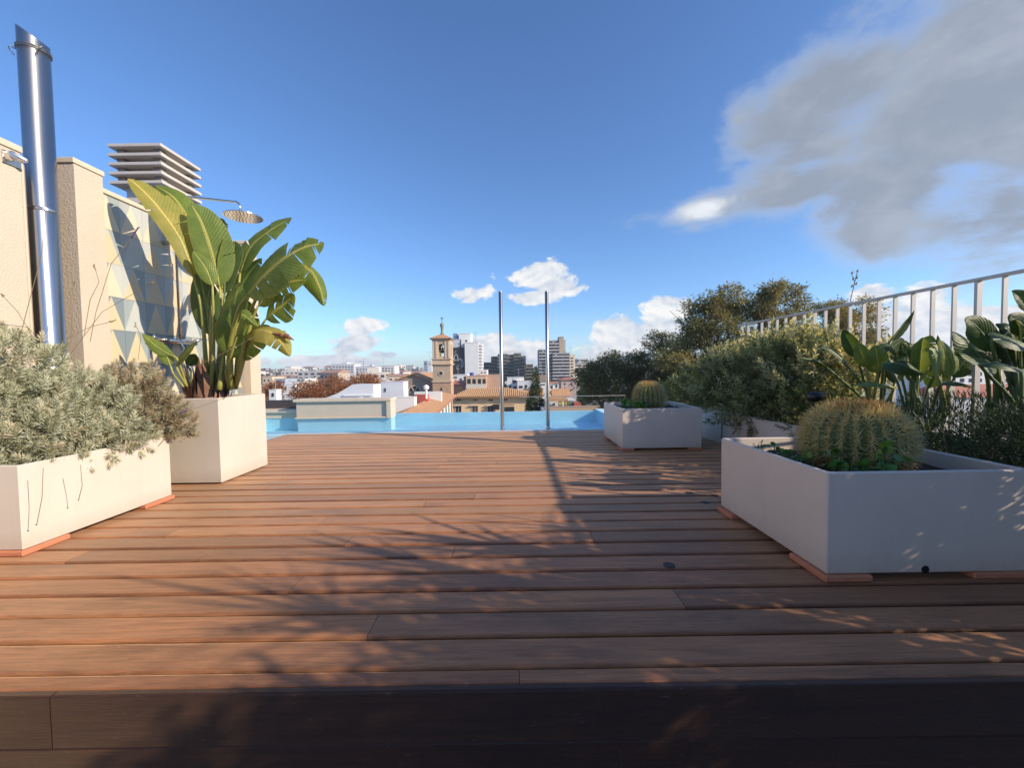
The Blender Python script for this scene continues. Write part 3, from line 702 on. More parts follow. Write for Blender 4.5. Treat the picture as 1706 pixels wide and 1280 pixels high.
# ---- bird of paradise leaves
def banana_mat(name, c0, c1, cy, trans=.4):
    m, t, b = newmat(name); L = t.links
    uvn = t.nodes.new('ShaderNodeUVMap'); sep = t.nodes.new('ShaderNodeSeparateXYZ'); L.new(uvn.outputs[0], sep.inputs[0])
    ns = tnoise(t, 9, 5, .6); base = ramp(t, ns, [(.25, c0), (.6, c1), (.85, cy)])
    # pale midrib along v = 0
    ab = t.nodes.new('ShaderNodeMath'); ab.operation = 'ABSOLUTE'; L.new(sep.outputs[1], ab.inputs[0])
    rb = ramp(t, ab.outputs[0], [(0, (1, 1, 1)), (.06, (1, 1, 1)), (.10, (0, 0, 0)), (1, (0, 0, 0))])
    mx = t.nodes.new('ShaderNodeMix'); mx.data_type = 'RGBA'; L.new(rb, mx.inputs[0]); L.new(base, mx.inputs[6]); mx.inputs[7].default_value = (*mul(cy, 1.5), 1)
    ed = ramp(t, ab.outputs[0], [(0, (0, 0, 0)), (.93, (0, 0, 0)), (1, (.75,)*3)])
    m2 = t.nodes.new('ShaderNodeMix'); m2.data_type = 'RGBA'; L.new(ed, m2.inputs[0]); L.new(mx.outputs[2], m2.inputs[6]); m2.inputs[7].default_value = (.30, .22, .06, 1)
    wv = t.nodes.new('ShaderNodeMath'); wv.operation = 'MULTIPLY_ADD'; L.new(sep.outputs[0], wv.inputs[0]); wv.inputs[1].default_value = 210
    am = t.nodes.new('ShaderNodeMath'); am.operation = 'MULTIPLY'; L.new(ab.outputs[0], am.inputs[0]); am.inputs[1].default_value = -26; L.new(am.outputs[0], wv.inputs[2])
    sn = t.nodes.new('ShaderNodeMath'); sn.operation = 'SINE'; L.new(wv.outputs[0], sn.inputs[0])
    bump(t, b, sn.outputs[0], .22, .003)
    vm = t.nodes.new('ShaderNodeMapRange'); L.new(sn.outputs[0], vm.inputs[0]); vm.inputs[1].default_value = -1; vm.inputs[2].default_value = 1; vm.inputs[3].default_value = .9; vm.inputs[4].default_value = 1.08
    vx = t.nodes.new('ShaderNodeVectorMath'); vx.operation = 'SCALE'; L.new(m2.outputs[2], vx.inputs[0]); L.new(vm.outputs[0], vx.inputs['Scale'])
    L.new(vx.outputs[0], b.inputs['Base Color']); b.inputs['Roughness'].default_value = .45; b.inputs['Specular IOR Level'].default_value = .35
    tr = t.nodes.new('ShaderNodeBsdfTranslucent'); ms = t.nodes.new('ShaderNodeMixShader'); ms.inputs[0].default_value = trans
    gg = t.nodes.new('ShaderNodeMix'); gg.data_type = 'RGBA'; gg.blend_type = 'MULTIPLY'; gg.inputs[0].default_value = 1; gg.inputs[7].default_value = (1.7, 1.45, .5, 1)
    L.new(vx.outputs[0], gg.inputs[6]); L.new(gg.outputs[2], tr.inputs[0]); L.new(b.outputs[0], ms.inputs[1]); L.new(tr.outputs[0], ms.inputs[2]); L.new(ms.outputs[0], t.nodes['Material Output'].inputs[0])
    return m
BAN = banana_mat('paradise_leaf', (.11, .17, .035), (.18, .25, .055), (.36, .34, .09))
BANY = banana_mat('yellowing_leaf', (.24, .26, .06), (.34, .31, .08), (.50, .38, .11))
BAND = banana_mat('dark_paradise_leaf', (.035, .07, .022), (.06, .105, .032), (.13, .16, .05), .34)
BANB = plain('brown_leaf', (.22, .10, .05), .9, .4, 20, bs=.5, bd=.01, bscale=30)
STEM = plain('leaf_stalk', (.27, .27, .06), .5, .3, 6)
STEMD = plain('green_stalk', (.09, .14, .045), .5, .25, 6)
DRYSH = plain('dry_sheath', (.24, .13, .08), .9, .4, 14, bs=.6, bd=.01, bscale=30)
def bez(P, n):
    P = [Vector(p) for p in P]; out = []
    # Catmull-Rom through points
    Q = [P[0]*2-P[1]]+P+[P[-1]*2-P[-2]]
    for i in range(1, len(Q)-2):
        for k in range(n):
            t = k/n; a, b_, c_, d = Q[i-1], Q[i], Q[i+1], Q[i+2]
            out.append(.5*((2*b_)+(c_-a)*t+(2*a-5*b_+4*c_-d)*t*t+(3*b_-a-3*c_+d)*t**3))
    out.append(P[-1]); return out
def blade(name, mid, width, nrm, mat, parent, fold=.35, droop=.25, slits=(0, 0), rr=1, wr=None, curl=0, peak=.42):
    """leaf blade along the midrib points mid; nrm = the way its upper face looks; fold = V of the halves;
    slits = (count left, count right) tears between the ribs; wr = (left,right) width factors"""
    rl = random.Random(rr); C = bez(mid, 10); n = len(C)-1; nrm = Vector(nrm).normalized(); wr = wr or (1, 1)
    vs = []; fs = []; uv = []; NW = 4
    for side, sg in ((0, -1), (1, 1)):
        cuts = sorted(rl.sample(range(4, n-2), min(slits[side], n-7))) if slits[side] else []
        seg = 0; ang0 = 0; rowidx = None
        for i in range(n+1):
            s = i/n
            prof = max(.0, (math.sin(math.pi*min(1, (s**(.69 if peak < .5 else 1))))) )**.72 * (1 if s < .999 else 0)+.004
            newrow = i in cuts
            def row(extra, back):
                T = (C[min(i+1, n)]-C[max(i-1, 0)]).normalized(); S_ = T.cross(nrm).normalized(); N_ = S_.cross(T).normalized()
                out = []
                for k in range(NW+1):
                    w_ = width*prof*k/NW*wr[side]
                    a = fold+extra-droop*(k/NW)-curl*(k/NW)**2
                    p_ = C[i]+S_*sg*w_*math.cos(a)+N_*w_*math.sin(a)+T*(w_*.28-back*(k/NW)*width*.10)
                    p_ += N_*rl.uniform(-1, 1)*.002*(k > 0)
                    out.append(p_)
                base = len(vs)
                for k, q in enumerate(out): vs.append(q); uv.append((s*(sum((C[j+1]-C[j]).length for j in range(n)))/.9, k/NW*sg))
                return base
            b0 = row(ang0, .5 if newrow else 0)
            if rowidx is not None:
                for k in range(NW): fs.append((rowidx+k, b0+k, b0+k+1, rowidx+k+1) if sg > 0 else (rowidx+k, rowidx+k+1, b0+k+1, b0+k))
            if newrow:
                ang0 = rl.uniform(-.28, .10); b0 = row(ang0, -.3)
            rowidx = b0
    v = np.array([tuple(q) for q in vs]); f = np.array(fs); U = np.array(uv)[f.ravel()]
    o = npmesh(name, v, f, mat, parent, uv=U, smooth=True)
    # midrib
    rib = MB(); rib.tube([c_-nrm*.002 for c_ in C], [.0075*(1-.85*i/n) for i in range(n+1)], 5); ro = rib.build('midrib', STEM if mat is not BAND else STEMD, o.parent and o, smooth=True, fix=False)
    return o
def stalk(pts, r0, r1, mat, parent, name='leaf_stalk'):
    C = bez(pts, 5); n = len(C)-1; m = MB(); m.tube(C, [r0+(r1-r0)*i/n for i in range(n+1)], 8); return m.build(name, mat, parent, smooth=True, fix=False)
bop = thing('bird_of_paradise_plant', 'large bird of paradise plant with torn yellow green leaves in the tall left planter', 'plant', (-2.66, 3.53, .64))
SB = [A(345, 648, 3.50), A(352, 650, 3.45), A(362, 652, 3.5), A(372, 652, 3.55), A(385, 648, 3.45), A(392, 646, 3.5), A(365, 650, 3.4)]
def leaf(base, mids, blademid, w, nrm, mat, r=.016, **kw):
    r = r*(1.35 if CUR is bop else 1)
    stalk([base]+mids+[blademid[0]], r, .008, STEM if mat in (BAN, BANY) else STEMD, CUR)
    return blade('leaf', blademid, w, nrm, mat, CUR, **kw)
CUR = bop
leaf(SB[0], [A(342, 590, 3.45), A(335, 510, 3.42)], [A(322, 460, 3.40), A(300, 400, 3.35), A(262, 345, 3.30), A(232, 312, 3.27), A(213, 297, 3.25)], .15, (.75, -.62, .25), BANY, fold=-.1, droop=.15, slits=(1, 4), rr=3, wr=(.55, 1.15))
leaf(SB[1], [A(352, 580, 3.55), A(352, 520, 3.6)], [A(350, 470, 3.62), A(330, 400, 3.65), A(295, 335, 3.68), A(258, 308, 3.7)], .13, (.5, -.8, .2), BAN, fold=.1, slits=(1, 2), rr=5)
leaf(SB[2], [A(366, 580, 3.5), A(368, 520, 3.46)], [A(366, 478, 3.45), A(352, 420, 3.42), A(335, 370, 3.40), A(318, 339, 3.38)], .155, (.45, -.85, .3), BAN, fold=.05, droop=.1, slits=(0, 1), rr=7, wr=(.75, 1.1))
leaf(SB[2], [A(352, 580, 3.6), A(348, 510, 3.6)], [A(350, 480, 3.6), A(352, 420, 3.66), A(366, 378, 3.7), A(372, 365, 3.7)], .11, (-.2, -.9, .3), BAND, fold=.2, slits=(1, 1), rr=9)
leaf(SB[1], [A(356, 560, 3.4)], [A(354, 476, 3.36), A(342, 446, 3.34), A(322, 418, 3.32)], .07, (.4, -.85, .35), BAN, r=.012, fold=.15, rr=11)
leaf(SB[3], [A(368, 580, 3.5), A(369, 520, 3.5)], [A(369, 482, 3.5), A(374, 440, 3.5), A(379, 410, 3.5), A(377, 392, 3.5)], .075, (-.5, -.8, .1), BAN, fold=.9, droop=-.2, rr=13)
leaf(SB[3], [A(372, 560, 3.5)], [A(374, 490, 3.52), A(376, 450, 3.55), A(388, 420, 3.58), A(392, 402, 3.6)], .10, (.3, -.9, .2), BAND, fold=.3, rr=14)
leaf(SB[4], [A(385, 570, 3.55), A(395, 500, 3.62)], [A(400, 455, 3.66), A(418, 412, 3.7), A(450, 384, 3.72), A(486, 363, 3.72)], .15, (-.2, -.85, .45), BAN, fold=.25, droop=.2, slits=(3, 2), rr=15)
leaf(SB[4], [A(382, 590, 3.4), A(396, 520, 3.28)], [A(412, 492, 3.22), A(436, 462, 3.15), A(470, 432, 3.10), A(505, 412, 3.1), A(540, 405, 3.12)], .20, (-.15, -.88, .45), BAN, r=.02, fold=.0, droop=.15, slits=(5, 6), rr=17, wr=(.9, 1.25))
leaf(SB[5], [A(400, 570, 3.45), A(430, 490, 3.35)], [A(455, 450, 3.3), A(488, 438, 3.3), A(515, 448, 3.32), A(532, 478, 3.34), A(540, 510, 3.35)], .14, (.35, -.75, .55), BAN, r=.014, fold=-.15, droop=.45, slits=(5, 4), rr=19)
leaf(SB[5], [A(405, 600, 3.4), A(425, 560, 3.35)], [A(443, 532, 3.3), A(460, 516, 3.28), A(475, 505, 3.27), A(491, 492, 3.26)], .15, (-.1, -.88, .4), BAN, r=.013, fold=.15, slits=(2, 3), rr=21)
leaf(SB[5], [A(400, 610, 3.35), A(408, 570, 3.3)], [A(410, 560, 3.28), A(424, 550, 3.22), A(448, 552, 3.2), A(468, 570, 3.2), A(483, 594, 3.2)], .11, (.1, -.75, .6), BANY, r=.016, fold=.0, droop=.4, slits=(2, 2), rr=23)
leaf(SB[4], [A(378, 620, 3.4)], [A(383, 598, 3.4), A(392, 560, 3.38), A(402, 530, 3.38), A(412, 500, 3.4)], .16, (.2, -.9, -.1), BAN, r=.018, fold=.3, slits=(1, 2), rr=25)
leaf(SB[4], [A(384, 600, 3.3)], [A(394, 560, 3.22), A(400, 535, 3.15), A(404, 524, 3.12), A(430, 545, 3.12)], .07, (-.2, -.8, .5), BAN, r=.014, fold=.1, droop=.5, slits=(1, 2), rr=27)
leaf(SB[5], [A(398, 620, 3.4)], [A(402, 600, 3.38), A(418, 575, 3.34), A(436, 556, 3.32), A(452, 546, 3.3)], .10, (.1, -.9, .3), BAN, fold=.1, slits=(1, 2), rr=41)
leaf(SB[6], [A(372, 600, 3.42)], [A(376, 570, 3.40), A(384, 530, 3.38), A(392, 500, 3.36), A(398, 470, 3.36)], .12, (.05, -.95, .2), BAN, fold=.15, slits=(1, 1), rr=43)
leaf(SB[3], [A(366, 610, 3.6)], [A(372, 560, 3.62), A(392, 500, 3.66), A(412, 460, 3.7), A(436, 430, 3.72)], .12, (-.1, -.95, .2), BAND, fold=.15, slits=(1, 2), rr=45)
leaf(SB[2], [A(356, 600, 3.62)], [A(352, 560, 3.62), A(342, 500, 3.64), A(330, 450, 3.66)], .12, (.3, -.9, .2), BAND, fold=.15, rr=47)
leaf(SB[5], [A(405, 600, 3.38), A(418, 540, 3.34)], [A(430, 510, 3.32), A(452, 484, 3.3), A(482, 470, 3.28), A(510, 466, 3.28)], .13, (0, -.85, .5), BAN, fold=.1, droop=.25, slits=(3, 3), rr=49)
# brown withered tip and dry sheaths
m = MB(); rl = random.Random(5)
for i in range(7):
    c0 = at(455+i*3, 556+i*.8, 3.2); m.tube([c0, c0+Vector((.045, rl.uniform(-.02, .02), .004-.012*rl.random())), c0+Vector((.075, rl.uniform(-.02, .02), -.03))], [.012, .014, .003], 5)
m.build('withered_tip', BANB, bop, smooth=False, fix=False)
m = MB()
for i in range(90):
    a = rl.uniform(0, 6.28); r0 = rl.uniform(.02, .17); c0 = Vector((-2.66+r0*math.cos(a), 3.50+r0*math.sin(a)*.7, .64)); t_ = Vector((rl.uniform(-.05, .05)+.04*math.cos(a), rl.uniform(-.05, .03), rl.uniform(.06, .42)))
    w_ = rl.uniform(.015, .04); s_v = Vector((math.sin(a), -math.cos(a), 0))*w_
    m.poly([c0-s_v, c0+s_v, c0+t_*.6+s_v*.9, c0+t_*.6-s_v*.9]); m.poly([c0+t_*.6-s_v*.9, c0+t_*.6+s_v*.9, c0+t_+Vector((rl.uniform(-.03, .03), 0, 0))])
m.build('dry_sheaths', DRYSH, bop, fix=False)
b2 = thing('bird_of_paradise_shoot', 'small bird of paradise shoot between the lavender and the large plant', 'plant', (-2.85, 3.4, .64)); CUR = b2
leaf(A(312, 645, 3.35), [A(296, 600, 3.3)], [A(283, 592, 3.3), A(262, 578, 3.28), A(237, 556, 3.27)], .05, (.5, -.8, .3), BAN, r=.009, fold=.1, rr=31)
leaf(A(312, 645, 3.35), [A(300, 625, 3.3)], [A(293, 610, 3.3), A(308, 590, 3.28), A(329, 568, 3.27)], .06, (-.3, -.8, .4), BAN, r=.009, fold=.2, rr=33)
leaf(A(306, 645, 3.3), [A(290, 625, 3.3)], [A(284, 610, 3.3), A(275, 590, 3.3), A(258, 575, 3.32)], .05, (.2, -.8, .4), BAN, r=.008, fold=.2, rr=35)
leaf(A(318, 645, 3.4), [A(318, 620, 3.4)], [A(312, 610, 3.4), A(320, 600, 3.42), A(326, 590, 3.42)], .05, (.5, -.8, .4), BAND, r=.008, fold=.2, rr=37)

# ---- the right-hand clumps
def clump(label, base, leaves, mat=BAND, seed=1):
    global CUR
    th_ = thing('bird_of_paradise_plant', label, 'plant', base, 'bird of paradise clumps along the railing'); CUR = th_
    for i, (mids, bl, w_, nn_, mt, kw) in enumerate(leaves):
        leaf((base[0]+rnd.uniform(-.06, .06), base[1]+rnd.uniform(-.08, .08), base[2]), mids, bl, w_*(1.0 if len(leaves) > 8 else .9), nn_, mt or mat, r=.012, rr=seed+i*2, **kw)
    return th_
D1, D2, D3 = 3.12, 2.72, 2.42
clump('bird of paradise clump nearest the grey shrub, with slim upright rolled leaves', (2.80, 3.10, .30), [
  ([A(1470, 690, D1)], [A(1414, 613, D1), A(1398, 596, D1), A(1380, 583, D1), A(1363, 578, D1)], .05, (-.2, -.5, .8), None, dict(fold=.3)),
  ([A(1450, 680, D1)], [A(1379, 614, D1-.2), A(1360, 604, D1-.25), A(1328, 596, D1-.3)], .022, (-.2, -.6, .8), BANB if False else BAND, dict(fold=.9)),
  ([A(1450, 680, D1)], [A(1428, 596, D1), A(1416, 572, D1), A(1404, 549, D1)], .055, (-.6, -.7, .1), None, dict(fold=.5)),
  ([A(1455, 670, D1), A(1468, 610, D1)], [A(1484, 568, D1), A(1502, 545, D1), A(1523, 518, D1)], .04, (.4, -.8, .2), None, dict(fold=.8)),
  ([A(1452, 680, D1)], [A(1444, 612, D1-.1), A(1436, 592, D1-.1), A(1429, 570, D1-.1)], .055, (-.4, -.8, .3), BAN, dict(fold=.3)),
  ([A(1455, 680, D1)], [A(1462, 622, D1-.1), A(1462, 600, D1-.15), A(1458, 575, D1-.15)], .075, (-.3, -.9, .2), BAN, dict(fold=.2)),
  ([A(1465, 690, D1)], [A(1472, 606, D1-.3), A(1500, 606, D1-.4), A(1536, 624, D1-.45)], .085, (-.1, -.8, .5), None, dict(fold=.0, droop=.4)),
  ([A(1470, 690, D1)], [A(1490, 646, D1-.3), A(1460, 640, D1-.4), A(1422, 642, D1-.45)], .045, (.0, -.5, .85), BAN, dict(fold=.1)),
  ([A(1470, 680, D1)], [A(1476, 600, D1+.1), A(1490, 578, D1+.1), A(1506, 565, D1+.1)], .07, (.2, -.9, .3), None, dict(fold=.3)),
  ([A(1478, 690, D1)], [A(1490, 640, D1), A(1496, 610, D1), A(1512, 580, D1)], .075, (-.2, -.9, .2), None, dict(fold=.1)),
], seed=51)
clump('bird of paradise clump in the middle, with one round sunlit leaf', (2.78, 2.72, .30), [
  ([A(1528, 690, D2)], [A(1530, 625, D2), A(1534, 590, D2), A(1538, 562, D2)], .06, (-.5, -.8, .1), BAN, dict(fold=.5)),
  ([A(1572, 690, D2)], [A(1563, 628, D2-.1), A(1562, 600, D2-.15), A(1560, 574, D2-.12)], .095, (.35, -.9, .25), BAN, dict(fold=.25, droop=.35)),
  ([A(1575, 690, D2)], [A(1580, 630, D2), A(1578, 600, D2), A(1564, 566, D2)], .085, (-.1, -.9, .3), BAN, dict(fold=.2, droop=.3)),
  ([A(1565, 690, D2)], [A(1565, 610, D2+.05), A(1564, 590, D2+.05), A(1562, 558, D2+.05)], .03, (-.5, -.8, .1), None, dict(fold=.8)),
  ([A(1530, 690, D2), A(1520, 640, D2)], [A(1508, 618, D2), A(1512, 595, D2+.05), A(1502, 572, D2+.05)], .065, (-.4, -.8, .3), None, dict(fold=.2)),
  ([A(1550, 690, D2)], [A(1566, 640, D2-.3), A(1595, 640, D2-.35), A(1624, 647, D2-.4)], .035, (.0, -.5, .85), BAND, dict(fold=.2)),
  ([A(1560, 690, D2)], [A(1590, 630, D2+.1), A(1600, 610, D2+.1), A(1618, 590, D2+.1)], .085, (-.4, -.8, .3), None, dict(fold=.1)),
  ([A(1540, 690, D2)], [A(1520, 640, D2+.1), A(1530, 615, D2+.1), A(1545, 600, D2+.1)], .07, (-.3, -.9, .3), None, dict(fold=.1)),
], seed=81)
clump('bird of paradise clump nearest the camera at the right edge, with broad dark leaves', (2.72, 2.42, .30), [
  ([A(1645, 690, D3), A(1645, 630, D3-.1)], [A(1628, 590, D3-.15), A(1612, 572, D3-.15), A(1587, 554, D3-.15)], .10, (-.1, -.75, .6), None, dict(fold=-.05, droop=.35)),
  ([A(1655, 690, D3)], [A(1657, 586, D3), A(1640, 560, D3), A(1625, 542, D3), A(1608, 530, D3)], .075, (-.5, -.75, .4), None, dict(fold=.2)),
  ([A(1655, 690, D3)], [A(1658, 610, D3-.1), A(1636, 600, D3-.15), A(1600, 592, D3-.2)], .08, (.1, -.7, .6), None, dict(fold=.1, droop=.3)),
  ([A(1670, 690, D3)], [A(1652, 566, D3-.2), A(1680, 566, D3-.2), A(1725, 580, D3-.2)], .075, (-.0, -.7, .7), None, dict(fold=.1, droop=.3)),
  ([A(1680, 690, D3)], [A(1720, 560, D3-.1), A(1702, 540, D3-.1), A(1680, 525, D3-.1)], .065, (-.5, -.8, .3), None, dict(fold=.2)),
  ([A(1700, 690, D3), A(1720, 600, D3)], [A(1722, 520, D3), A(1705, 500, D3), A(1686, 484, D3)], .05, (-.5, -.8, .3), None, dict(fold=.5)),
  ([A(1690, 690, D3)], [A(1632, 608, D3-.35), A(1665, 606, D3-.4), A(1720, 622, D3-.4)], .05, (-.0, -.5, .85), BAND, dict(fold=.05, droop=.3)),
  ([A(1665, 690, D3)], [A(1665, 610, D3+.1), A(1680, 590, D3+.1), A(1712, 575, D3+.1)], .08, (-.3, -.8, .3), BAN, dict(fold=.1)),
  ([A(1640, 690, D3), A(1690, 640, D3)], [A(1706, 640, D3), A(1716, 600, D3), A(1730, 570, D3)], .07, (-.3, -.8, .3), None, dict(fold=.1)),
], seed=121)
# clumps further along the trough, beyond the frame, whose shade falls on the near boards
def free_clump(label, base, n, hmin, hmax, seed):
    rl = random.Random(seed); lv = []
    B = Vector(base)
    for i in range(n):
        a = rl.uniform(0, 6.28); h = rl.uniform(hmin, hmax); sp_ = rl.uniform(.1, .55)*h*.5
        t0 = B+Vector((math.cos(a)*sp_*.5, math.sin(a)*sp_*.5, h*.62)); t1 = B+Vector((math.cos(a)*sp_*.9, math.sin(a)*sp_*.9, h*.85)); t2 = B+Vector((math.cos(a)*sp_*1.5, math.sin(a)*sp_*1.5, h*rl.uniform(.82, 1.0)))
        lv.append(([B+Vector((math.cos(a)*sp_*.2, math.sin(a)*sp_*.2, h*.3))], [t0, t1, t2], rl.uniform(.06, .09), (math.cos(a)*-.3, math.sin(a)*-.3-.5, .7), BAND, dict(fold=.2, droop=.3, slits=(2, 2))))
    return clump(label, base, lv, seed=seed*10)
YUC = foliage('yucca_leaf', [(.06, .10, .04), (.12, .17, .07), (.22, .26, .12)], .2, .5, .3)
def spear_plant(label, base, n, h, seed, L=(.45, .85), w=.045, spread=1.):
    rg = np.random.default_rng(seed); th_ = thing('yucca_plant', label, 'plant', base); B = np.array(base)
    m = MB(); m.tube([base, (base[0]+.03, base[1], base[2]+h*.5), (base[0], base[1]+.02, base[2]+h)], [.035, .028, .022], 8); m.build('stem', BARK, th_, smooth=True)
    ys = np.linspace(0, 1, 6); tv = []; tf = []
    for i, y_ in enumerate(ys): ww = w*(1-y_)**.6*.5+.001; tv += [(-ww, y_, -.25*y_*y_), (ww, y_, -.25*y_*y_)]
    for i in range(5): tf.append((2*i, 2*i+1, 2*i+3, 2*i+2))
    a = np.where(rg.random(n) < .65, rg.normal(math.pi, .55, n), rg.normal(0, .7, n)); e = np.abs(rg.normal(.25, .45, n)); d = np.stack([np.cos(a)*np.cos(e)*spread, np.sin(a)*np.cos(e)*spread, np.sin(e)], 1)
    P = B+np.array([0, 0, h])+np.stack([np.zeros(n), np.zeros(n), rg.uniform(-.22, .04, n)], 1)
    v, f = inst(np.array(tv), np.array(tf), frames(d, rg.uniform(-.4, .4, n)), P, rg.uniform(L[0], L[1], n)); npmesh('leaves', v, f, YUC, th_, tint=np.repeat(rg.uniform(0, 1, n), 5))
spear_plant('spiky leaved yucca in the trough, nearest one past the right photo edge', (2.78, .92, .3), 60, 1.15, 1, L=(.4, .66))
spear_plant('taller spiky leaved yucca in the trough, middle one past the right photo edge', (2.85, .55, .3), 60, 1.3, 2, L=(.4, .7))
spear_plant('short spiky leaved yucca in the trough, past the photo edge by the added shade wall', (2.7, .15, .3), 56, 1.4, 3, L=(.4, .7))
spear_plant('slim spiky leaved yucca close to the railing, past the right photo edge', (3.0, 1.2, .3), 34, .95, 4, L=(.3, .5))
free_clump('low bird of paradise clump filling in behind the middle of the row', (2.98, 2.98, .3), 8, .65, .95, 12)
free_clump('low bird of paradise clump behind the one nearest the camera', (3.0, 2.35, .3), 8, .7, 1.0, 14)
# ---- low feathery shrub under the clumps
ROS = foliage('rosemary_leaf', [(.02, .04, .018), (.035, .06, .028), (.05, .085, .04), (.08, .11, .05)], .15, .6, .3)
def bush(name, label, cat, blobs, n, tmpl, size, mat, loc, up=.3, spread=.5, shell=.5, twigs=60, tw_r=.005, tintmu=.5, twmat=None, group=None):
    th_ = thing(name, label, cat, loc, group)
    p, o = in_blobs(blobs, n, shell); d = o+np.array([0, 0, up])+rng.normal(size=(n, 3))*spread
    v, f = inst(tmpl[0], tmpl[1], frames(d), p, rng.uniform(size[0], size[1], n))
    npmesh('foliage', v, f, mat, th_, tint=np.repeat(np.clip(rng.normal(tintmu, .22, n), 0, 1), len(tmpl[1])))
    m = MB(); L0 = Vector(loc)
    for i in range(twigs):
        q = Vector(p[rng.integers(n)]); mid = L0.lerp(q, .5)+Vector((rnd.uniform(-1, 1), rnd.uniform(-1, 1), rnd.uniform(0, 1)))*(q-L0).length*.08
        b0 = L0+Vector(((q-L0).x*.3, (q-L0).y*.4, 0)); m.tube([b0, mid, q], [tw_r, tw_r*.7, tw_r*.3], 4, cap=False)
    if twigs: m.build('branches', twmat or TWIG, th_, fix=False)
    return th_
bush('rosemary_shrub', 'low dark feathery rosemary spreading under the bird of paradise leaves behind the big cactus', 'shrub',
     [(2.62, 2.95, .42, .25, .35, .17), (2.62, 2.45, .44, .28, .4, .2), (2.9, 2.6, .5, .25, .5, .2), (2.62, 1.95, .46, .27, .4, .22), (2.85, 1.9, .5, .3, .5, .22), (2.5, 2.2, .38, .13, .5, .09)],
     22000, leaf_2(.10, .1), (.03, .055), ROS, (2.75, 2.4, .32), up=.55, spread=.5, shell=.6)
bush('rosemary_shrub', 'dark rosemary along the trough past the right photo edge', 'shrub', [(2.8, 1.35, .74, .30, .5, .42), (2.8, .75, .80, .32, .5, .54), (2.8, .2, .92, .32, .45, .74), (2.8, -.35, .95, .32, .45, .85)], 27000, leaf_2(.3, .1), (.05, .09), ROS, (2.75, .4, .32), up=.55)

# ---- grey-green shrub with oval leaves
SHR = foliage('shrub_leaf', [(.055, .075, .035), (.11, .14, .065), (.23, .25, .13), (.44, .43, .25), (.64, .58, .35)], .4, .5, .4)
def spray_t(n=16, leaf=.27, w=.40):
    "a leafy twig of length 1 along y"
    lt = leaf_2(w, .12); V_, F_, off = [], [], 0
    for i in range(n):
        a = i*2.4; y_ = .12+.86*i/n; tl = R_(58-34*i/n); d_ = np.array([[math.cos(a)*math.sin(tl), math.cos(tl), math.sin(a)*math.sin(tl)]])
        vv, ff = inst(lt[0], lt[1], frames(d_, np.array([a])), np.array([[0, y_, 0]]), np.array([leaf*(1-.35*i/n)])); V_.append(vv); F_.append(ff+off); off += len(vv)
    st = np.array([(-.012, 0, 0), (.012, 0, 0), (.004, 1, 0), (-.004, 1, 0)]); V_.append(st); F_.append(np.array([(0, 1, 2, 3)])+off)
    return np.vstack(V_), np.vstack(F_)
SPRAY = spray_t()
bush('silver_leaf_shrub', 'dense grey green shrub with small oval leaves overhanging the white trough by the railing', 'shrub',
     [(2.95, 4.2, .72, .40, .55, .42), (2.85, 4.9, .66, .42, .6, .42), (2.85, 3.75, .55, .42, .40, .30), (2.62, 4.3, .46, .30, .45, .18), (2.9, 5.7, .58, .42, .55, .34), (3.05, 4.8, .88, .32, .8, .28), (3.0, 4.0, .88, .30, .42, .26), (2.58, 4.9, .48, .26, .6, .17), (2.75, 6.2, .46, .38, .45, .26), (2.75, 3.55, .42, .3, .25, .16)],
     2400, SPRAY, (.14, .26), SHR, (2.9, 4.7, .30), up=.75, spread=.55, shell=.5, twigs=120, tintmu=.42)
bush('silver_leaf_shrub', 'upright sprays growing above the railing bars from the grey shrub, leaves tinted sunlit pale', 'shrub',
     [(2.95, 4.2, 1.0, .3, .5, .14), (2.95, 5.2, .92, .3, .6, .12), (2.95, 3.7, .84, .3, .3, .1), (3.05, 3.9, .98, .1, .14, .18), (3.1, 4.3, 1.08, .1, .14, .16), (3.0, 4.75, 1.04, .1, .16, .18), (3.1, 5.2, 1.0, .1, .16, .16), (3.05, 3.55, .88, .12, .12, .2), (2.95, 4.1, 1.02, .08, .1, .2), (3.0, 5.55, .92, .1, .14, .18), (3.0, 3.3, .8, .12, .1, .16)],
     520, SPRAY, (.14, .26), SHR, (3.0, 4.4, .6), up=1.3, spread=.4, shell=.2, twigs=50, tintmu=.9)  # high tint puts the sun on the shrub's top into the leaf colour
bush('trailing_sprig', 'small leafy sprigs trailing down the front of the white trough', 'shrub',
     [(2.40, 4.35, .33, .05, .10, .06), (2.38, 4.15, .27, .03, .10, .05), (2.40, 4.0, .33, .05, .10, .06), (2.39, 3.42, .33, .04, .08, .05)], 40, SPRAY, (.09, .15), SHR, (2.44, 4.2, .38), up=-.3, shell=.2, twigs=26, tw_r=.002, tintmu=.35)
# tall thin flowering stalk
m = MB(); top = [at(1416, 540, 4.1), at(1417, 500, 4.1), at(1424, 470, 4.1), at(1428, 455, 4.1)]
m.tube(top, .004, 5); m.tube([at(1424, 470, 4.1), at(1419, 458, 4.1)], .003, 4)
for q in ((1419, 456), (1428, 453), (1421, 466), (1427, 464), (1419, 478), (1426, 474)): c0 = at(*q, 4.1); m.tube([c0, c0+Vector((.012, 0, .022))], [.011, .004], 5)
m.tube([Vector((3.0, 4.1, .5)), at(1416, 540, 4.1)], .004, 5)
o = m.build('flower_stalk', TWIG, org=(3.0, 4.1, .5), fix=False); props(o, 'single thin seed stalk standing above the railing out of the shrub', 'stalk')
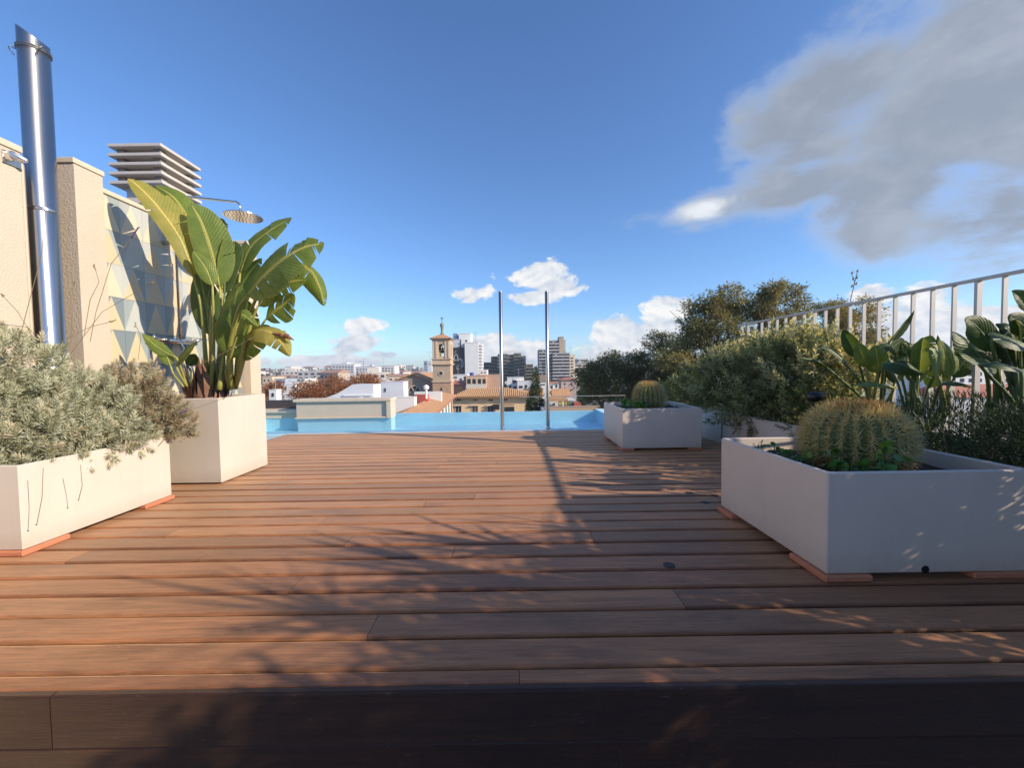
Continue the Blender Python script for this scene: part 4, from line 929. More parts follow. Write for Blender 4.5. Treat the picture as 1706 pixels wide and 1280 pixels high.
# black garden spotlight in the shrub
sp_ = thing('garden_spotlight', 'black garden spotlight half hidden in the shrub behind the big cactus', 'spotlight', (2.5, 3.3, .36))
c0 = at(1360, 662, 3.25); m = MB(); m.tube([c0+Vector((-.055, 0, -.015)), c0+Vector((-.03, 0, 0)), c0+Vector((.05, 0, .015))], [.03, .045, .04], 16); m.build('lamp_head', BLACKP, sp_, smooth=True)
m = MB(); m.tube([c0, Vector((c0.x, 3.25, .3))], .008, 8); m.build('stake', BLACKP, sp_)

# ---- barrel cacti
CACT = plain('cactus_skin', (.11, .16, .06), .7, .2, 8)
SPN = foliage('cactus_spine', [(.50, .27, .08), (.64, .46, .16), (.72, .62, .27), (.80, .74, .42)], .1, .5, .4)
WOOL = foliage('crown_wool', [(.40, .20, .06), (.55, .30, .10), (.62, .42, .16)], .1, .9, .1)
def cactus(label, cx, cy, z0, z1, R, ribs, nar, slen, seed):
    rl = np.random.default_rng(seed); th_ = thing('barrel_cactus', label, 'cactus', (cx, cy, z0)); hz = (z1-z0)
    prof = []; NP = 20
    for j in range(NP+1):
        t = j/NP; ph = -math.pi*.38+t*(math.pi*.88); rr_ = math.cos(ph)**.75 if math.cos(ph) > 0 else 0; zz = (math.sin(ph)+math.sin(math.pi*.38))/(1+math.sin(math.pi*.38))
        if t > .86: zz -= (t-.86)*.25
        prof.append((max(rr_, .04)*R, z0+zz*hz))
    NA = ribs*6; vs = []
    for rr_, zz in prof:
        for k in range(NA):
            a = 2*math.pi*k/NA; q = .5+.5*math.cos(a*ribs); r_k = rr_*(.86+.14*q**.8); vs.append((cx+r_k*math.cos(a), cy+r_k*math.sin(a), zz))
    fs = [(j*NA+k, j*NA+(k+1) % NA, (j+1)*NA+(k+1) % NA, (j+1)*NA+k) for j in range(NP) for k in range(NA)]
    m = MB(); m.add(vs, fs); m.poly([vs[NP*NA+k] for k in range(NA)]); m.build('body', CACT, th_, smooth=True, fix=False)
    # spines: thin 3-sided needles in clusters along each rib
    P, Dr, S, Tt = [], [], [], []
    for k in range(ribs):
        a = 2*math.pi*k/ribs
        for j in range(nar):
            t = .04+.93*(j+rl.uniform(-.15, .15))/nar; fj = t*NP; j0 = min(int(fj), NP-1); w_ = fj-j0
            rr_ = prof[j0][0]*(1-w_)+prof[j0+1][0]*w_; zz = prof[j0][1]*(1-w_)+prof[j0+1][1]*w_
            dr = prof[j0+1][0]-prof[j0][0]; dz_ = prof[j0+1][1]-prof[j0][1]; L_ = math.hypot(dr, dz_)+1e-9; nr, nz_ = dz_/L_, -dr/L_
            rad = np.array([math.cos(a), math.sin(a), 0]); tan = np.array([-math.sin(a), math.cos(a), 0]); nrm = rad*nr+np.array([0, 0, nz_]); ver = np.cross(nrm, tan)
            c0 = np.array([cx, cy, zz])+rad*rr_
            for q in range(12):
                b_ = 2*math.pi*q/12+rl.uniform(-.2, .2); spd = rl.uniform(.45, 1.35) if q else .1
                P.append(c0); Dr.append(nrm+(tan*math.cos(b_)+ver*math.sin(b_))*spd); S.append(slen*rl.uniform(.7, 1.25)*(1.15 if t > .85 else 1))
                Tt.append(np.clip((.62 if .28 < t < .86 else .18)+rl.normal(0, .2), 0, 1))
    tv = np.array([(-.032, 0, -.02), (.032, 0, -.02), (0, 0, .034), (-.006, 1, .10), (.006, 1, .10), (0, 1, .11)]); tf = np.array([(0, 1, 4, 3), (1, 2, 5, 4), (2, 0, 3, 5)])
    v, f = inst(tv, tf, frames(np.array(Dr)), np.array(P), np.array(S)); npmesh('spines', v, f, SPN, th_, tint=np.repeat(Tt, 3))
    n_ = 900; a = rl.uniform(0, 2*math.pi, n_); r_ = R*.52*np.sqrt(rl.random(n_)); P = np.stack([cx+r_*np.cos(a), cy+r_*np.sin(a), np.full(n_, z1-.02)-.04*(r_/R)**2], 1); Dr = np.stack([np.cos(a)*.6, np.sin(a)*.6, np.ones(n_)], 1)+rl.normal(size=(n_, 3))*.3
    v, f = inst(tv, tf, frames(Dr), P, rl.uniform(.5, .95, n_)*slen); npmesh('crown', v, f, WOOL, th_, tint=np.repeat(rl.random(n_), 3))
    return th_
cactus('big golden barrel cactus with long straw spines in the near right planter', 1.765, 2.06, .345, .675, .215, 25, 20, .052, 4)
cactus('small golden barrel cactus in the far planter by the pool', 1.60, 4.70, .38, .70, .165, 21, 16, .046, 8)
SUC = foliage('succulent_leaf', [(.05, .13, .03), (.09, .21, .05), (.16, .30, .07)], .3, .35, .5)
def succ(label, pts, n, size, seed):
    rl = np.random.default_rng(seed); c = np.mean(np.array(pts), 0); th_ = thing('succulent_plant', label, 'plant', tuple(c), 'round leaved succulents growing beside the cacti')
    ang = np.linspace(0, 2*math.pi, 9)[:-1]; tv = np.array([(0, .5, 0)]+[(.42*math.sin(a), .5-.5*math.cos(a), .06) for a in ang]); tf = np.array([(0, 1+k, 1+(k+1) % 8, 1+(k+1) % 8) for k in range(8)])
    tf = np.array([(0, 1+k, 1+(k+1) % 8, 1+(k+2) % 8) for k in range(0, 8, 2)])
    P = np.array(pts)[rl.integers(len(pts), size=n)]+rl.normal(size=(n, 3))*np.array([.03, .03, .016]); Dr = rl.normal(size=(n, 3))*.7+np.array([-.15, -.3, .75])
    v, f = inst(tv, tf, frames(Dr, rl.uniform(-.8, .8, n)), P, rl.uniform(size*.5, size, n)); npmesh('leaves', v, f, SUC, th_, tint=np.repeat(rl.random(n), 4), smooth=True)
    m = MB()
    for q in P[::2]: m.tube([(q[0], q[1], min(q[2]-.03, .38)), tuple(q)], .0025, 4)
    m.build('stems', STEMD, th_, fix=False, kind='stuff')
succ('bright round leaved succulent in front of the big barrel cactus', [(1.50, 1.84, .42), (1.56, 1.80, .44), (1.62, 1.78, .46), (1.66, 1.78, .50), (1.60, 1.76, .43), (1.54, 1.9, .45), (1.68, 1.77, .45)], 60, .05, 3)
succ('low succulent sprigs at the left inner corner of the big white planter', [(1.40, 2.28, .43), (1.42, 2.2, .44), (1.44, 2.1, .42), (1.46, 2.0, .43)], 34, .032, 4)
succ('dark succulent clump left of the small barrel cactus', [(1.40, 4.45, .46), (1.45, 4.5, .45), (1.36, 4.55, .46), (1.42, 4.4, .45), (1.33, 4.7, .47)], 70, .07, 5)

# ================================================================== TREES
def tree(name, label, base, crown, n, size, mat, barkm=BARK, seed=1, tmpl=None, limbs=26, tr=.35, shell=.35, droop=.2, cl=9, clr=.45, tintmu=.5, sub=0):
    global rng
    rg = np.random.default_rng(seed); rl = random.Random(seed)
    th_ = thing(name, label, 'tree', base); B = Vector(base)
    # foliage clumps: cluster centres in the crown, leaves gathered round each
    if sub:
        subs = []
        for b_ in crown:
            for _ in range(sub):
                d_ = rg.normal(size=3); d_ /= np.linalg.norm(d_); d_[1] *= .7; k_ = rg.uniform(.28, .46)
                subs.append((b_[0]+d_[0]*b_[3]*.78, b_[1]+d_[1]*b_[4]*.78, b_[2]+d_[2]*b_[5]*.78, b_[3]*k_, b_[4]*k_, b_[5]*k_))
        crown = subs
    ncl = n//cl; save = rng; rng = rg
    P, o = in_blobs(crown, ncl, shell); R_cl = clr*rg.uniform(.5, 1.4, ncl)
    idx = np.repeat(np.arange(ncl), cl); q = rg.normal(size=(len(idx), 3))*np.array([.55, .55, .35])*R_cl[idx][:, None]
    p = P[idx]+q; d = q/np.maximum(np.linalg.norm(q, axis=1, keepdims=True), 1e-6)+o[idx]*.4+np.array([0, 0, -droop])+rg.normal(size=(len(idx), 3))*.3
    tm = tmpl or leaf_2(.34, .2)
    v, f = inst(tm[0], tm[1], frames(d), p, rg.uniform(size[0], size[1], len(idx)))
    tt = np.clip(rg.normal(tintmu, .16, ncl)[idx]+rg.normal(0, .1, len(idx)), 0, 1)
    npmesh('crown', v, f, mat, th_, tint=np.repeat(tt, len(tm[1])))
    rng = save
    cz = sum(c[2] for c in crown)/len(crown); cc = Vector((sum(c[0] for c in crown)/len(crown), sum(c[1] for c in crown)/len(crown), cz))
    fork = B.lerp(Vector((cc.x, cc.y, min(c[2]-c[5] for c in crown))), .8)
    m = MB(); m.tube([B, B.lerp(fork, .5)+Vector((.15, 0, 0)), fork], [tr, tr*.75, tr*.6], 10)
    for i in range(limbs):
        e_ = Vector(P[rl.randrange(ncl)]); mid = fork.lerp(e_, .45)+Vector((rl.uniform(-1, 1), rl.uniform(-1, 1), rl.uniform(0, 1)))*.08*(e_-fork).length
        m.tube([fork, mid, e_], [tr*.38, tr*.2, tr*.05], 5, cap=False)
        for k in range(2):
            e2 = e_+Vector((rl.uniform(-1, 1), rl.uniform(-1, 1), rl.uniform(-.6, .3)))*(e_-fork).length*.10; m.tube([mid.lerp(e_, .4), e2], [tr*.1, tr*.03], 4, cap=False)
    m.build('trunk', barkm, th_, fix=False, smooth=True)
    return th_
TR1 = foliage('tree_leaf', [(.10, .11, .04), (.16, .165, .06), (.24, .22, .085), (.34, .27, .11), (.42, .32, .15)], .25, .6, .3)
TR2 = foliage('dark_tree_leaf', [(.07, .08, .03), (.11, .12, .045), (.17, .165, .06), (.26, .23, .09)], .2, .6, .3)
RED = foliage('autumn_leaf', [(.14, .05, .025), (.22, .08, .04), (.30, .12, .055), (.34, .19, .08), (.20, .14, .05)], .2, .8, .15)
CYP = foliage('cypress_leaf', [(.02, .035, .018), (.035, .055, .022), (.06, .085, .03), (.12, .13, .04)], .1, .7, .2)
def cb(u, v, ru, rv, D, ry=None):
    c0 = at(u, v, D); k = D/670; return (c0.x, c0.y, c0.z, ru*k, ry if ry else ru*k, rv*k)
D = 27
tree('broad_tree', 'tall spreading tree with olive brown foliage behind the end of the railing', (at(1230, 640, D).x, D, -13.5), [cb(1165, 530, 40, 30, D), cb(1215, 505, 36, 24, D), cb(1262, 500, 30, 22, D), cb(1298, 492, 32, 22, D), cb(1312, 520, 34, 26, D), cb(1145, 565, 32, 30, D), cb(1200, 555, 50, 30, D), cb(1255, 545, 50, 34, D), cb(1150, 610, 60, 36, D), cb(1240, 600, 80, 40, D), cb(1330, 570, 40, 40, D), cb(1210, 650, 90, 46, D), cb(1320, 640, 70, 46, D)],
     90000, (.13, .23), TR1, seed=3, limbs=46, tr=.42, shell=.3, cl=44, clr=.40, sub=9, tintmu=.45)
D = 31
tree('broad_tree', 'dark rounded tree left of the olive brown tree, right of the apartment blocks', (at(1060, 650, D).x, D, -13.5), [cb(1045, 600, 46, 32, D), cb(1100, 600, 50, 40, D), cb(1010, 640, 48, 34, D), cb(1080, 650, 60, 40, D), cb(990, 625, 30, 22, D), cb(1140, 640, 50, 50, D), cb(1030, 690, 70, 28, D)],
     66000, (.13, .22), TR2, seed=5, limbs=40, tr=.35, shell=.3, cl=44, clr=.40, sub=9)
D = 30
tree('broad_tree', 'farther brown green tree seen through the railing bars', (at(1410, 640, D).x, D, -13.5), [cb(1390, 535, 34, 38, D), cb(1430, 550, 36, 46, D), cb(1410, 600, 60, 50, D), cb(1380, 510, 20, 16, D), cb(1450, 600, 30, 50, D)],
     40000, (.13, .22), TR1, seed=7, limbs=30, tr=.3, shell=.3, cl=40, clr=.38, sub=9, tintmu=.6)
# autumn plane trees behind the parapet
for i, (u, v, ru, rv, D, lab) in enumerate(((515, 652, 26, 17, 52, 'rust brown autumn tree nearest the tall planter, above the parapet'), (555, 646, 30, 20, 55, 'rust brown autumn tree in the middle of the row above the parapet'), (608, 640, 26, 20, 58, 'rust brown autumn tree at the right end of the row beside the white gable'), (455, 646, 12, 8, 50, 'small rust brown autumn tree top just right of the wall pillar'), (578, 655, 24, 16, 50, 'lower rust brown autumn tree just behind the white slanting roof'))):
    tree('autumn_tree', lab, (at(u, 640, D).x, D, -13.8), [cb(u, v, ru, rv, D), cb(u-ru*.5, v+rv*.5, ru*.7, rv*.7, D), cb(u+ru*.5, v+rv*.4, ru*.7, rv*.7, D), cb(u+ru*.2, v-rv*.4, ru*.5, rv*.5, D), cb(u, v+rv*2, ru*1.1, rv*1.5, D)], 9000 if ru > 15 else 2600, (.16, .34), RED, seed=20+i, limbs=14, tr=.3, shell=.4, cl=9, clr=.5)
D = 48
cz = [(at(892, 622+k*7.5, D).x, D, at(892, 622+k*7.5, D).z, (.25+.13*k) if k < 9 else 1.35, (.25+.13*k) if k < 9 else 1.35, .75) for k in range(12)]
tree('cypress_tree', 'tall narrow dark green cypress between the two steel poles', (at(892, 640, D).x, D, -13.8), cz, 11000, (.12, .26), CYP, seed=31, limbs=0, tr=.2, shell=.6, droop=-1.2, cl=5, clr=.14)

# ================================================================== TOWN
def gz(x, y): return ground_z(x, y)
wincache = {}
def window_mesh(w_, h_, style):
    k = (round(w_, 2), round(h_, 2), style)
    if k not in wincache:
        m = MB()
        if style == 'pane': m.box(-w_/2, w_/2, -.05, .02, 0, h_, 0); mats = [GLASSD]
        elif style == 'shutter': m.box(-w_/2, w_/2, -.03, .02, 0, h_, 0); m.box(-w_/2-.28*w_, -w_/2-.02, -.07, -.01, 0, h_, 1); m.box(w_/2+.02, w_/2+.28*w_, -.07, -.01, 0, h_, 1); mats = [GLASSD, GREENS]
        elif style == 'frame':
            m.box(-w_/2, w_/2, -.02, .02, 0, h_, 0); m.box(-w_/2-.12, w_/2+.12, -.12, .0, -.12, -.01, 1); m.box(-w_/2-.12, w_/2+.12, -.10, .0, h_+.01, h_+.12, 1)
            m.box(-w_/2-.12, -w_/2-.01, -.06, .0, -.005, h_+.005, 1); m.box(w_/2+.01, w_/2+.12, -.06, .0, -.005, h_+.005, 1); m.box(-.03, .03, -.05, -.025, 0, h_, 1); mats = [GLASSD, COPING]
        elif style == 'green': m.box(-w_/2, w_/2, -.06, .02, 0, h_, 0); m.box(-w_/2-.1, w_/2+.1, -.14, .0, -.1, -.01, 1); mats = [GREENS, WHITE]
        wincache[k] = m.mesh('window', mats)
    return wincache[k]
def put_window(par, x, y, z, w_, h_, style='pane', rz=0):
    o = bpy.data.objects.new('window', window_mesh(w_, h_, style)); COL.objects.link(o); o.parent = par
    o.location = Vector((x, y, z))-worldloc(par); o.rotation_euler = (0, 0, rz); return o
def building(label, u0, u1, vt, D, depth, mat, win=None, cat='building', name='town_house', roof=None, vb=None, side=None, roofmat=None, group=None, parapet=True):
    "box building whose front face spans photo columns u0..u1 with its top at row vt, at distance D"
    a, c_ = at(u0, vt, D), at(u1, vt, D); x0, x1, zt = a.x, c_.x, (a.z+c_.z)/2; zb = gz((x0+x1)/2, D)-.5
    t = thing(name, label, cat, ((x0+x1)/2, D+depth/2, zb), group)
    m = MB(); m.box(x0, x1, D, D+depth, zb, zt); m.build('wall', mat, t)
    k = D/670
    if roof == 'hip':
        h_ = (x1-x0)*.13; e_ = .35*k*8; ze = zt+.02
        m = MB(); xa, xb, ya, yb = x0-e_, x1+e_, D-e_, D+depth+e_; ins = min(depth, x1-x0)*.5
        m.add([(xa, ya, ze), (xb, ya, ze), (xb, yb, ze), (xa, yb, ze), (xa+ins, (ya+yb)/2, ze+h_), (xb-ins, (ya+yb)/2, ze+h_)], [(0, 1, 5, 4), (1, 2, 5), (2, 3, 4, 5), (3, 0, 4), (3, 2, 1, 0)]); m.build('roof', roofmat or ROOFR, t)
    elif roof == 'gable':
        e_ = .2; m = MB(); m.add([(x0-e_, D-e_, zt+.02), (x1+e_, D-e_, zt+.02), (x1+e_, D+depth+e_, zt+.02), (x0-e_, D+depth+e_, zt+.02), (x0-e_, D+depth/2, zt+depth*.22), (x1+e_, D+depth/2, zt+depth*.22)], [(0, 1, 5, 4), (2, 3, 4, 5), (3, 0, 4), (1, 2, 5), (3, 2, 1, 0)]); m.build('roof', roofmat or ROOFR, t)
    elif parapet:
        m = MB(); m.box(x0-.06*k*8, x1+.06*k*8, D-.06*k*8, D+depth+.1, zt+.01, zt+.25*k*3); m.build('cornice', mat, t)
    if name in ('town_house', 'villa', 'skyline_block', 'tower_block', 'apartment_block', 'hotel', 'roof_block') and rnd.random() < .7:
        hx, ha = x0+(x1-x0)*rnd.uniform(.2, .8), .012*D*rnd.uniform(1, 2); m = MB(); m.tube([(hx, D+depth*.4, zt), (hx, D+depth*.4, zt+ha+1)], max(.03, .0004*D), 4)
        m.tube([(hx-ha*.3, D+depth*.4, zt+ha+.8), (hx+ha*.3, D+depth*.4, zt+ha+.8)], max(.02, .0003*D), 4); m.build('aerial', GREYR, t, fix=False)
    if win:
        for (uw, vw, ww, hw, st) in win:
            q = at(uw, vw+hw/2, D); put_window(t, q.x, D-.002*D*.1, q.z, ww*k, hw*k, st)
    return t
def grid(u0, u1, v0, v1, nx, ny, w_, h_, st='pane'):
    return [(u0+(u1-u0)*(i+.5)/nx, v0+(v1-v0)*(j+.5)/ny, w_, h_, st) for j in range(ny) for i in range(nx)]

# bell tower
D = 90
bt = thing('bell_tower', 'sandstone church bell tower with arched belfry, tiled cap and iron cross', 'tower', (-15.6, 92, -14))
X0, X1 = -17.7, -13.75; YC = D+(X1-X0)/2; Y1 = D+(X1-X0)
m = MB(); m.box(X0-.08, X1+.08, D-.08, Y1+.08, -14.5, -1.85); m.build('lower_shaft', SANDR, bt)
m = MB(); m.box(X0-.25, X1+.25, D-.25, Y1+.25, -1.84, -1.5); m.build('string_course', SAND, bt)
m = MB(); m.box(X0, X1, D, Y1, -1.49, 1.85); m.build('upper_shaft', plain('ashlar', (.46, .35, .25), .9, .1, .6), bt)
m = MB(); m.box(X0-.12, X1+.12, D-.12, Y1+.12, 1.86, 2.1); m.box(X0-.32, X1+.32, D-.32, Y1+.32, 2.1, 2.35); m.box(X0-.05, X1+.05, D-.05, Y1+.05, 2.35, 3.25); m.box(X0-.25, X1+.25, D-.25, Y1+.25, 3.25, 3.45); m.build('cornice', SAND, bt)
m = MB(); m.v = []; oc = MB()
N = 18; cz0, cxm = .15, (X0+X1)/2-.15
oc.tube([(cxm, D-.06, cz0), (cxm, D+.3, cz0)], .42, N); oc.build('oculus', GLASSD, bt)
ring = MB(); ring.tube([(cxm+.5*math.cos(2*math.pi*i/N), D-.03, cz0+.5*math.sin(2*math.pi*i/N)) for i in range(N+1)], .09, 6, cap=False); ring.build('oculus_surround', COPING, bt)
put_window(bt, cxm+.1, D-.12, -3.9, .22, .9)
# belfry walls with real arched openings
def arch_wall(x0, x1, z0, z1, xo0, xo1, zo0, zs, y0, y1):
    m = MB(); r_ = (xo1-xo0)/2; xc = (xo0+xo1)/2; n_ = 10; arc = [(xc-r_*math.cos(math.pi*i/n_), zs+r_*math.sin(math.pi*i/n_)) for i in range(n_+1)]
    m.box(x0, xo0, y0, y1, z0, z1); m.box(xo1, x1, y0, y1, z0, z1); m.box(xo0, xo1, y0, y1, z0, zo0)
    for (xa, za), (xb, zb_) in zip(arc, arc[1:]): m.prism([(xa, za), (xb, zb_), (xb, z1), (xa, z1)], 'y', y0, y1)
    return m
zb0, zb1 = 3.46, 7.55; t_w = .45; hw = .62
fr = arch_wall(X0, X1, zb0, zb1, cxm-hw+.15, cxm+hw+.15, 3.9, 6.1, D, D+t_w); fr.build('belfry_wall', SAND, bt)
bk = arch_wall(X0, X1, zb0, zb1, cxm-hw+.15, cxm+hw+.15, 3.9, 6.1, Y1-t_w, Y1); bk.build('belfry_wall', SAND, bt)
for xa in (X0, X1-t_w):
    sd = arch_wall(D+t_w, Y1-t_w, zb0, zb1, YC-hw, YC+hw, 3.9, 6.1, xa, xa+t_w); sd.v = [(b_, a_, c_) for a_, b_, c_ in sd.v]; sd.build('belfry_wall', SAND, bt)
for xa in (X0+.05, X0+.75, X1-1.15, X1-.45):
    m = MB(); m.box(xa, xa+.36, D-.14, D-.002, 3.6, 7.3); m.build('pilaster', COPING, bt)
for ya in (D+.1, Y1-.5):
    m = MB(); m.box(X1+.002, X1+.14, ya, ya+.36, 3.6, 7.3); m.build('pilaster', COPING, bt)
m = MB(); m.box(X0-.15, X1+.15, D-.15, Y1+.15, 7.56, 7.8); m.box(X0-.45, X1+.45, D-.45, Y1+.45, 7.8, 7.95); m.build('eaves_cornice', SAND, bt)
rf = MB(); e_ = .6; rf.add([(X0-e_, D-e_, 7.96), (X1+e_, D-e_, 7.96), (X1+e_, Y1+e_, 7.96), (X0-e_, Y1+e_, 7.96), ((X0+X1)/2, YC, 9.2)], [(0, 1, 4), (1, 2, 4), (2, 3, 4), (3, 0, 4), (3, 2, 1, 0)]); rf.build('tiled_cap', ROOFT, bt)
m = MB(); xm = (X0+X1)/2; m.lathe(xm, YC, [(.45, 8.9), (.42, 9.3), (.30, 9.4), (.28, 10.3), (.42, 10.45), (.3, 10.6), (.42, 10.8), (.5, 11.1), (.42, 11.4), (.2, 11.6), (.05, 11.75)], 12); m.build('lantern', plain('verdigris', (.22, .24, .17), .8, .3, 3), bt, smooth=True)
m = MB(); m.box(xm-.05, xm+.05, YC-.05, YC+.05, 11.7, 13.1); m.box(xm-.38, xm+.38, YC-.045, YC+.045, 12.55, 12.68); m.build('cross', DARK, bt)
bell = MB(); bell.lathe(cxm+.15, YC, [(.5, 4.75), (.42, 4.95), (.32, 5.3), (.25, 5.5), (.05, 5.6)], 14); bell.build('bell', plain('bronze', (.06, .05, .035), .5, .1, 2, metal=.6), bt, smooth=True)
m = MB(); m.box(cxm-.9, cxm+1.1, YC-.08, YC+.08, 5.6, 5.85); m.box(cxm+.05, cxm+.25, YC-.1, YC+.1, 5.8, 6.3); m.build('bell_beam', DARK, bt)

# church nave with lunette
D = 92
q0, q1 = at(640, 660, D), at(722, 660, D)
ch = thing('church_nave', 'brown stone church gable with half round window left of the bell tower', 'church', ((q0.x+q1.x)/2, D+8, -14))
zE0, zA, zE1 = at(650, 634, D).z-.6, at(690, 624, D).z, at(722, 637, D).z; xs0, xa, xs1 = at(650, 636, D).x, at(688, 625, D).x, X0-.3
m = MB(); m.prism([(xs0, -14.5), (xs1, -14.5), (xs1, zE1), (xa, zA), (xs0, zE0)], 'y', D, D+18); m.build('wall', plain('church_stone', (.34, .25, .19), .95, .2, .5), ch)
for (xa0, za0, xb0, zb0_) in ((xs0-1, zE0-.4, xa, zA), (xa, zA, xs1+.2, zE1-.05)):
    m = MB(); m.prism([(xa0, za0+.02), (xb0, zb0_+.02), (xb0, zb0_+.35), (xa0, za0+.35)], 'y', D-.5, D+18.5); m.build('roof', ROOFT, ch)
lc = at(690.5, 652, D); m = MB(); n_ = 14; rr_ = at(700, 650, D).x-at(690.5, 650, D).x
m.prism([(lc.x+rr_*math.cos(math.pi*i/n_), lc.z+rr_*.9*math.sin(math.pi*i/n_)) for i in range(n_+1)], 'y', D-.08, D-.002); lw = m.build('lunette_window', GLASSD, ch)
m = MB(); m.tube([(lc.x+rr_*1.05*math.cos(math.pi*i/n_), D-.12, lc.z+rr_*.95*math.sin(math.pi*i/n_)) for i in range(n_+1)], .13, 6)
for a in (.33, .66): m.tube([(lc.x+rr_*.15*math.cos(math.pi*a), D-.12, lc.z), (lc.x+rr_*math.cos(math.pi*a), D-.12, lc.z+rr_*.9*math.sin(math.pi*a))], .09, 5)
m.build('frame', COPING, lw)

# white roofs in front: gabled slanting walls and stair heads
D = 34
t = thing('white_house', 'white house with slanting gable wall and blank lit side behind the parapet', 'building', (-13.5, 36, -14))
pA, pB, pC, pD = at(535, 672, D), at(578, 655, D), at(588, 641, D), at(623, 641, D)
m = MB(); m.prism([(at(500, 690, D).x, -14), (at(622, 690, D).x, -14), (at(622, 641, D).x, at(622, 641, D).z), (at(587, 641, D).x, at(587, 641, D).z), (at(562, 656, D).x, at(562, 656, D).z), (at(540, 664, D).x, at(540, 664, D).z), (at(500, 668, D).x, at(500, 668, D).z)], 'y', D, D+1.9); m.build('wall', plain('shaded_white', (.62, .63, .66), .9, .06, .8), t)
m = MB(); a_, c_ = at(572, 658, D-.1), at(620, 660, D-.1); m.box(a_.x, c_.x, D-.12, D-.002, a_.z-.1, a_.z); m.build('ledge', WHITE, t)
m = MB(); q = at(601, 662, D-1.2); m.lathe(q.x, D-1.2, [(.25, q.z-.3), (.2, q.z), (.12, q.z+.02)], 10); m.build('roof_vent', WHITE, t)
m = MB(); a_, c_ = at(540, 667, D-2), at(640, 672, D-2); m.box(a_.x, c_.x, D-2, D-.2, -14, a_.z-.35); m.build('roof_terrace', WHITE, t)
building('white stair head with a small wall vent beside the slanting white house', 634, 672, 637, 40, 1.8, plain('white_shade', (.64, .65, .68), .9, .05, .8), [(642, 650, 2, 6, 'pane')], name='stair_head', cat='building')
building('low white roof terrace in front of the church window', 636, 690, 663, 38, 1, WHITE, [(655, 664, 4, 4, 'pane')], name='roof_terrace', cat='building')
building('long white parapet roof running up to the bell tower foot', 690, 735, 653, 48, .6, WHITE, name='roof_terrace', cat='building', parapet=False)
building('small red painted roof box left of the tiled white house', 690, 712, 658, 44, .8, REDP, name='roof_box', cat='roof box', parapet=False)
for i, (u, v) in enumerate(((662, 655), (710, 649))):
    q = at(u, v, 43); m = MB(); m.lathe(q.x, 43, [(.12, q.z-1), (.12, q.z), (.3, q.z+.05), (.3, q.z+.35), (.05, q.z+.5)], 10); o = m.build('roof_vent', WHITE, org=(q.x, 43, q.z-1)); props(o, ['white roof vent pipe above the low white terrace', 'white round roof vent in front of the church wall'][i], 'vent')

# tiled white house with green shutters, facade running away from the viewer
t = thing('white_house', 'white house with green shutters under a long slanting clay tiled roof below the tower', 'building', (-9, 50, -14))
E0, E1 = Vector(at(694, 683, 30)), Vector(at(752, 655, 62))          # eaves line of the facade
F0, F1 = Vector((E0.x, E0.y, E0.z)), Vector((E1.x, E1.y, E1.z))
zt = (F0.z+F1.z)/2; 
dirv = Vector((F1.x-F0.x, F1.y-F0.y, 0)); L_ = dirv.length; dirv.normalize(); nrm = Vector((dirv.y, -dirv.x, 0))
def P3(s_, off, z_): return (F0.x+dirv.x*s_-nrm.x*off, F0.y+dirv.y*s_-nrm.y*off, z_)
zt = -3.05
m = MB(); m.add([P3(0, 0, -14), P3(L_, 0, -14), P3(L_, 3, -14), P3(0, 3, -14), P3(0, 0, zt), P3(L_, 0, zt), P3(L_, 3, zt), P3(0, 3, zt)], [(0, 1, 5, 4), (1, 2, 6, 5), (2, 3, 7, 6), (3, 0, 4, 7), (4, 5, 6, 7), (3, 2, 1, 0)]); m.build('wall', WHITE, t)
m = MB(); m.add([P3(-.8, -.7, zt-.15), P3(L_+.3, -.7, zt-.15), P3(L_+.3, 1.5, zt+.45), P3(-.8, 1.5, zt+.45), P3(-.8, 3.6, zt-.15), P3(L_+.3, 3.6, zt-.15), P3(-.8, -.7, zt-.02), P3(L_+.3, -.7, zt-.02), P3(L_+.3, 1.5, zt+.6), P3(-.8, 1.5, zt+.6)], [(0, 1, 2, 3), (3, 2, 5, 4), (6, 7, 8, 9), (0, 1, 7, 6), (9, 8, 5, 4), (0, 6, 9, 3)]); m.build('roof', ROOFT, t, fix=False)
m = MB(); m.add([P3(-.8, -.72, zt-.2), P3(L_, -.72, zt-.2), P3(L_, -.72, zt+.02), P3(-.8, -.72, zt+.02), P3(-.8, -.2, zt-.6), P3(L_, -.2, zt-.6)], [(0, 1, 2, 3), (0, 1, 5, 4)]); m.build('eaves_board', ROOFR, t, fix=False)
rzw = math.atan2(dirv.y, dirv.x)
nwin = 8
for i in range(nwin):
    s_ = L_*(.06+.9*i/(nwin-1)); p_ = P3(s_, -.03, zt-2.6); put_window(t, *p_, 1.1, 1.9, 'green', rzw)
    p_ = P3(s_, -.03, zt-6.0); put_window(t, *p_, 1.1, 1.9, 'green', rzw)

# ochre building with hipped tiled roof
D = 70
t = thing('ochre_house', 'ochre building with wide clay tiled roof and framed windows right of the tower', 'building', (-3, 75, -14))
a_, c_ = at(754, 662, D), at(887, 660, D); zt = a_.z; x0, x1 = a_.x, c_.x
m = MB(); m.box(x0, x1, D, D+12, -14.5, zt); m.build('wall', OCHRE, t)
